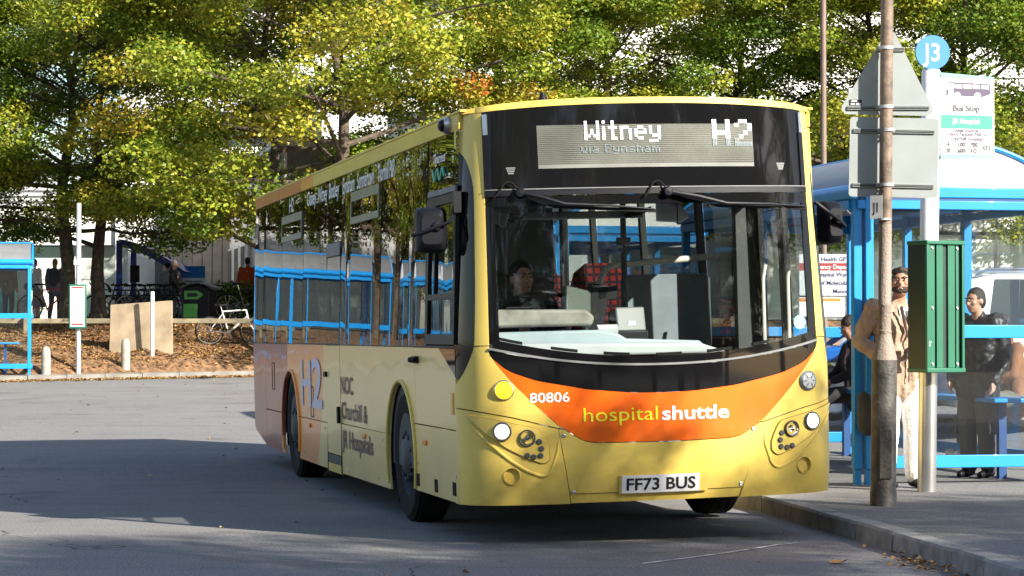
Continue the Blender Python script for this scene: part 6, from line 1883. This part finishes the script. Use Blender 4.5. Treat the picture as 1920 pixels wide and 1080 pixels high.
# stop pole and timetable
fs = thing('bus_stop_pole', 'grey bus stop pole with a white timetable case, in front of the paired oak trunks', 'bus stop', (-9.53, 55.1, .50))
MB().lathe([(.055, -.1), (.055, 3.75), (.0005, 3.77)], 14).build('pole', pbr('pole_grey', (.5, .52, .54), .4, .3), fs)
c = MB().box2((-.19, -.13, 1.0), (.19, -.06, 1.97)).build('timetable_case', 'case_green', fs, bev=.01)
MB().box2((-.155, -.136, 1.04), (.155, -.131, 1.93)).build('poster', 'white_print', c)
for z, h, m_ in ((1.88, .04, 'sign_red2'), (1.07, .045, 'sign_red2'), (1.58, .012, 'flag_ink'), (1.72, .01, 'flag_ink'), (1.66, .008, 'flag_ink')):
    if m_ == 'sign_red2' and m_ not in M: M[m_] = pbr('poster_red', (.45, .06, .05), .5, var=0)
    MB().box2((-.13, -.139, z), (.13, -.1365, z + h)).build('print_line', m_, c)
MB().box2((-.09, -.075, 2.40), (.09, -.058, 2.52)).build('number_plate', 'white_print', fs)
# stone slab and pale post
sl = MB().prism([(-.74, -.45), (.73, -.45), (.70, 1.20), (-.71, 1.10)], XZ, -.07, .07).build('stone_slab', pbr('slab', (.25, .195, .13), .9, var=.2, vs_=2.5, bump=.3, bs=30), bev=.015)
sl.location = (-8.50, 57.5, .95); sl.rotation_euler = (R(-4), 0, R(4)); tag(sl, 'large leaning beige stone slab dappled with shade on the bark bank', 'slab')
pp_ = MB().lathe([(.045, -.2), (.045, 1.38), (.04, 1.40), (.0005, 1.40)], 14).build('marker_post', pbr('post_pale', (.66, .66, .66), .5))
pp_.location = (-8.2, 57.15, .95); tag(pp_, 'slim white marker post standing in front of the stone slab', 'post')

# bicycles
def make_bike(label, loc, rz, frame, lean=0.0, group=None):
    t = thing('bicycle', label, 'bicycle', loc, rz, group)
    t.rotation_euler = (lean, 0, rz)
    rx = Matrix.Rotation(PI / 2, 4, 'X')
    for cx in (0.0, 1.05):
        w = MB().tube([(cx + .33 * math.cos(a), 0, .345 + .33 * math.sin(a)) for a in np.linspace(0, 2 * PI, 32, endpoint=False)], .017, 6, closed=True).build('wheel', 'black_rubber', t)
        MB().tube([(cx + .305 * math.cos(a), 0, .345 + .305 * math.sin(a)) for a in np.linspace(0, 2 * PI, 28, endpoint=False)], .010, 5, closed=True).build('rim', 'mid_grey', w)
        s = MB()
        for k in range(14):
            a = 2 * PI * k / 14
            s.bar((cx, .02 * (-1) ** k, .345), (cx + .30 * math.cos(a), 0, .345 + .30 * math.sin(a)), .003)
        s.build('spokes', 'steel', w, kind='stuff')
        MB().lathe([(.022, -.05), (.022, .05)], 10, Matrix.Translation((cx, 0, .345)) @ rx, cap=True).build('hub', 'steel', w)
    f = MB()
    bb = (.45, 0, .30); st = (.30, 0, .80); ht = (.86, 0, .84); hb = (.90, 0, .70); rh = (0, 0, .345)
    f.tube([bb, st], .016, 8).tube([st, ht], .017, 8).tube([bb, hb], .021, 8).tube([ht, hb], .021, 8)
    for s in (-1, 1):
        f.tube([(rh[0], s * .055, rh[2]), (bb[0], s * .03, bb[2])], .010, 6).tube([(rh[0], s * .055, rh[2]), (st[0] + .01, s * .02, st[2] - .06)], .009, 6)
    f.build('frame', frame, t)
    k = MB()
    for s in (-1, 1): k.tube([(.905, s * .045, .68), (.95, s * .05, .52), (1.05, s * .05, .345)], .013, 6)
    k.build('fork', frame, t)
    MB().tube([st, (.265, 0, .93)], .013, 8).build('seat_post', 'steel', t)
    MB().prism([(.13, -.075), (.18, -.08), (.30, -.03), (.41, -.012), (.41, .012), (.30, .03), (.18, .08), (.13, .075)], lambda a, b, c: (a, b, .93 + c + .02 * abs(b) * 0), 0, .045).build('saddle', 'black_rubber', t, bev=.012)
    MB().tube([ht, (.845, 0, .93), (.90, 0, .96)], .014, 8).tube([(.88, -.29, .98), (.92, -.12, .96), (.92, .12, .96), (.88, .29, .98)], .013, 8).build('handlebar', 'black_plastic', t)
    c_ = MB().lathe([(.085, -.004), (.095, -.004), (.095, .004), (.085, .004)], 20, Matrix.Translation((.45, -.055, .30)) @ rx).build('chainring', 'dark_grey', t)
    MB().bar((.45, -.07, .30), (.53, -.07, .16), .02, .02).bar((.45, .07, .30), (.37, .07, .44), .02, .02).build('crank', 'dark_grey', c_)
    MB().box((.53, -.12, .16), (.09, .09, .02)).box((.37, .12, .44), (.09, .09, .02)).build('pedal', 'black_plastic', c_)
    return t
zb = bank_z(-6.6, 59.25)
wb = make_bike('white framed bicycle leaning on the knee rail just left of the bus tail', (-7.14, 59.2, zb - .03), 0, pbr('bike_white', (.70, .70, .70), .3), R(4))
db = make_bike('black bicycle among the crowd at the cycle stand behind the stone slab', (-10.6, 66.6, TOPZ), R(12), pbr('bike_black', (.02, .02, .022), .35), R(3), 'bicycles crowded at the cycle stand')
lbs = ['black bicycle among the crowd at the cycle stand behind the stone slab'] * 6 + ['black bicycle by the recycling bin']
rb2 = random.Random(5)
for i in range(9):
    q = dup(db, (-10.9 + i * .34, 66.9 + .5 * rb2.random() + (i % 3) * .35, TOPZ), 0)
    q.rotation_euler = (R(rb2.uniform(-9, 9)), 0, R(rb2.choice((0, 180)) + rb2.uniform(-35, 35)))
for i, l_ in enumerate(lbs):
    q = dup(db, (-10.2 + (i % 4) * .42 if i < 6 else -7.45, 66.4 + .55 * (i // 4) + .1 * (i % 3) if i < 6 else 65.6, TOPZ), R((10, -14, 22, -8, 165, 190, 8)[i]), l_)
    q.rotation_euler = (R((4, -5, 6, 3, -4, 5, 3)[i]), 0, R((10, -14, 22, -8, 165, 190, 8)[i]))
make_bike('bicycle with pink red wheels half hidden by the dark oak trunk', (-12.75, 66.3, TOPZ), R(4), pbr('bike_pink', (.5, .05, .07), .4), R(3))

# cycle shelter arch
ca = thing('cycle_shelter', 'dark blue arched cycle shelter with clear sides behind the bicycles', 'cycle shelter', (-10.75, 68.6, TOPZ))
NB = pbr('cycle_blue', (.012, .03, .28), .4, coat=.3)
arc_ = [(1.75 * (1 - math.cos(t)), 2.12 * 1.0 - 1.15 * (1 - math.cos(t)) ** 1.6 * .75) for t in np.linspace(0, PI / 2, 14)]
for y in (0, 2.6):
    fr2 = MB()
    for i in range(13):
        a, b_ = arc_[i], arc_[i + 1]
        fr2.bar((a[0], y, a[1]), (b_[0], y, b_[1]), .06, .20)
    fr2.build('arch', NB, ca)
    MB().box2((-.08, y - .04, 0), (.08, y + .04, 2.2)).build('post', NB, ca)
    MB().bar((.9, y, .55), (1.7, y, 1.25), .05, .14).build('brace', NB, ca)
    MB().add([(.1, y, .3), (1.3, y, .3), (1.3, y, 1.5), (.1, y, 1.95)], [(0, 1, 2, 3)]).build('side_pane', 'shelter_glass', ca, smooth=0)
MB().patch(lambda a, b, s_: (lerp(0, 1.75, 1 - math.cos(a * PI / 2)), lerp(0, 2.6, b), 2.22 - 1.15 * (1 - math.cos(a * PI / 2)) ** 1.6 * .75 + (0 if s_ else .01)), 14, 1, .01).build('roof', NB, ca)
MB().box2((.30, -.05, 1.05), (.56, -.03, 1.52)).build('notice_frame', 'black_plastic', ca)
# recycling bin
rb_ = thing('recycling_bin', 'black litter bin with bright green front panels beside the walking woman', 'bin', (-8.12, 65.2, TOPZ - .02), R(-14))
MB().prism([(-.38, 0), (.34, 0), (.36, .62), (.38, .80), (.10, .93), (-.20, .90), (-.40, .78)], XZ, -.28, .28).build('body', 'black_plastic', rb_, bev=.03)
GR = pbr('bin_green', (.10, .40, .06), .4)
MB().box2((-.34, -.292, .08), (.04, -.281, .44)).build('lower_panel', GR, rb_)
up_ = MB().prism([(-.32, .56), (.05, .56), (.20, .68), (.05, .78), (-.32, .78)], XZ, -.292, -.281).build('upper_panel', GR, rb_)
MB().prism([(-.24, .62), (.0, .62), (.08, .68), (.0, .72), (-.24, .72)], XZ, -.296, -.2925).build('slot', 'black_print', up_)
MB().patch(lambda a, b, s_: (lerp(-.44, .46, a), lerp(-.3, .3, b), .86 + .13 * math.sin(PI * a) - (.03 if s_ else 0)), 12, 2, .03).build('lid', 'dark_grey', rb_)
# walking frame with shopping
wf = thing('walking_frame', 'walking frame hung with white shopping bags, pushed by the grey haired woman', 'walking frame', (px_(347), PY, TOPZ), R(0))
f = MB()
for s in (-1, 1):
    f.tube([(-.28, s * .25, .98), (-.10, s * .25, .92), (.02, s * .25, .08)], .015, 6).tube([(-.10, s * .25, .92), (-.30, s * .25, .08)], .015, 6)
f.tube([(-.05, -.25, .5), (-.05, .25, .5)], .013, 6).build('frame', 'dark_grey', wf)
for s in (-1, 1):
    for x_ in (.02, -.30):
        MB().lathe([(.09, -.02), (.09, .02)], 16, Matrix.Translation((x_, s * .25, .09)) @ Matrix.Rotation(PI / 2, 4, 'X'), cap=True).build('wheel', 'black_rubber', wf)
for i, (dx, c_) in enumerate(((-.20, 'white'), (.16, 'pale_grey'))):
    mb = MB(); limb(mb, [(0, -.18, .55), (0, -.18, .32)], [.09, .16])
    q = fuse('shopping_bag', mb, c_, None, .02, 1, .03); q.location = (px_(347) + dx, PY - .05, TOPZ)
    tag(q, ('full white shopping bag hanging on the walking frame, nearer the woman', 'pale shopping bag on the front of the walking frame, beside the bin')[i], 'bag')
# pushchair by the young man
pc = thing('pushchair', 'black pushchair with a white seat liner beside the young man', 'pushchair', (px_(200), PY - .5, TOPZ))
MB().tube([(-.35, -.2, 1.0), (.25, -.2, .15)], .015, 6).tube([(-.35, .2, 1.0), (.25, .2, .15)], .015, 6).tube([(-.35, -.2, 1.0), (-.35, .2, 1.0)], .015, 6).tube([(-.25, -.2, .12), (.05, -.2, .5)], .015, 6).tube([(-.25, .2, .12), (.05, .2, .5)], .015, 6).build('frame', 'black_plastic', pc)
MB().box((-.02, 0, .58), (.12, .34, .5), (0, R(-25), 0)).build('seat', 'white', pc, bev=.04)
MB().patch(lambda a, b, s_: (-.12 + .30 * math.sin(a * 1.7) - (.02 if s_ else 0), lerp(-.2, .2, b), .78 + .25 * math.cos(a * 1.7)), 8, 2, .02).build('hood', 'black_rubber', pc)
for x_, y_ in ((-.25, -.2), (-.25, .2), (.25, -.2), (.25, .2)):
    MB().lathe([(.12, -.02), (.12, .02)], 16, Matrix.Translation((x_, y_, .12)) @ Matrix.Rotation(PI / 2, 4, 'X'), cap=True).build('wheel', 'black_rubber', pc)
# notice board
nb_ = thing('notice_board', 'blue and white notice board on the shaded wall behind the walking woman', 'notice board', (-8.95, 70.5, TOPZ))
MB().box2((-.32, -.03, .55), (.32, .03, 1.55)).build('panel', 'white_print', nb_)
MB().box2((-.32, -.036, 1.22), (.32, -.031, 1.55)).build('header', pbr('notice_blue', (.03, .22, .55), .5), nb_)
for z in (.70, .85, 1.0, 1.1): MB().box2((-.26, -.034, z), (.24, -.031, z + .04)).build('print_line', 'mid_grey', nb_)
for x_ in (-.28, .28): MB().box2((x_ - .03, .035, 0), (x_ + .03, .08, 1.55)).build('post', 'mid_grey', nb_)
# hedge behind the blue car and shrubs at the stands
def leafy(name, label, cat, n_, box_, loc, hue0, leaf=.10):
    rs = np.random.RandomState(int(abs(loc[0]) * 100) % 999)
    pos = rs.uniform(-1, 1, (n_, 3))
    r_ = np.linalg.norm(pos, axis=1, keepdims=True); pos = pos / np.maximum(r_, 1e-3) * np.minimum(r_, 1) ** .35
    lump = 1 + .16 * np.sin(pos[:, :1] * 7 + loc[0]) * np.cos(pos[:, 1:2] * 6) + .1 * np.sin(pos[:, 2:] * 9)
    pos = pos * lump * np.array(box_); pos[:, 2] = np.abs(pos[:, 2])
    V = np.zeros((n_, 4, 3))
    x_ = rs.normal(0, 1, (n_, 3)); x_ /= np.linalg.norm(x_, axis=1)[:, None]
    y_ = np.cross(rs.normal(0, .5, (n_, 3)) + np.array([0, 0, 1]), x_); y_ /= np.linalg.norm(y_, axis=1)[:, None]
    for k_, (p, q) in enumerate(((-.5, 0), (0, .35), (.5, 0), (0, -.35))): V[:, k_] = pos + (x_ * p + y_ * q) * leaf * rs.uniform(.7, 1.3, n_)[:, None]
    me = bpy.data.meshes.new(name)
    me.vertices.add(n_ * 4); me.vertices.foreach_set('co', V.ravel())
    me.loops.add(n_ * 4); me.loops.foreach_set('vertex_index', np.arange(n_ * 4))
    me.polygons.add(n_); me.polygons.foreach_set('loop_start', np.arange(0, n_ * 4, 4)); me.polygons.foreach_set('loop_total', np.full(n_, 4))
    at = me.attributes.new('hue', 'FLOAT', 'FACE'); at.data.foreach_set('value', np.clip(hue0 + rs.normal(0, .12, n_), 0, 1).astype(np.float32))
    me.update(); me.validate(); me.materials.append(M['oak_leaf'])
    o = bpy.data.objects.new(name, me); COL.objects.link(o); o.location = loc
    tag(o, label, cat); return o
leafy('hedge', 'clipped green hedge behind the blue hatchback', 'hedge', 9000, (3.0, .6, 1.15), (7.0, 40, .3), .3)
leafy('ivy_screen', 'dark ivy covered screen between the recycling bin and the bus tail', 'ivy screen', 3500, (.75, .3, .95), (-7.3, 66.2, TOPZ), .12)
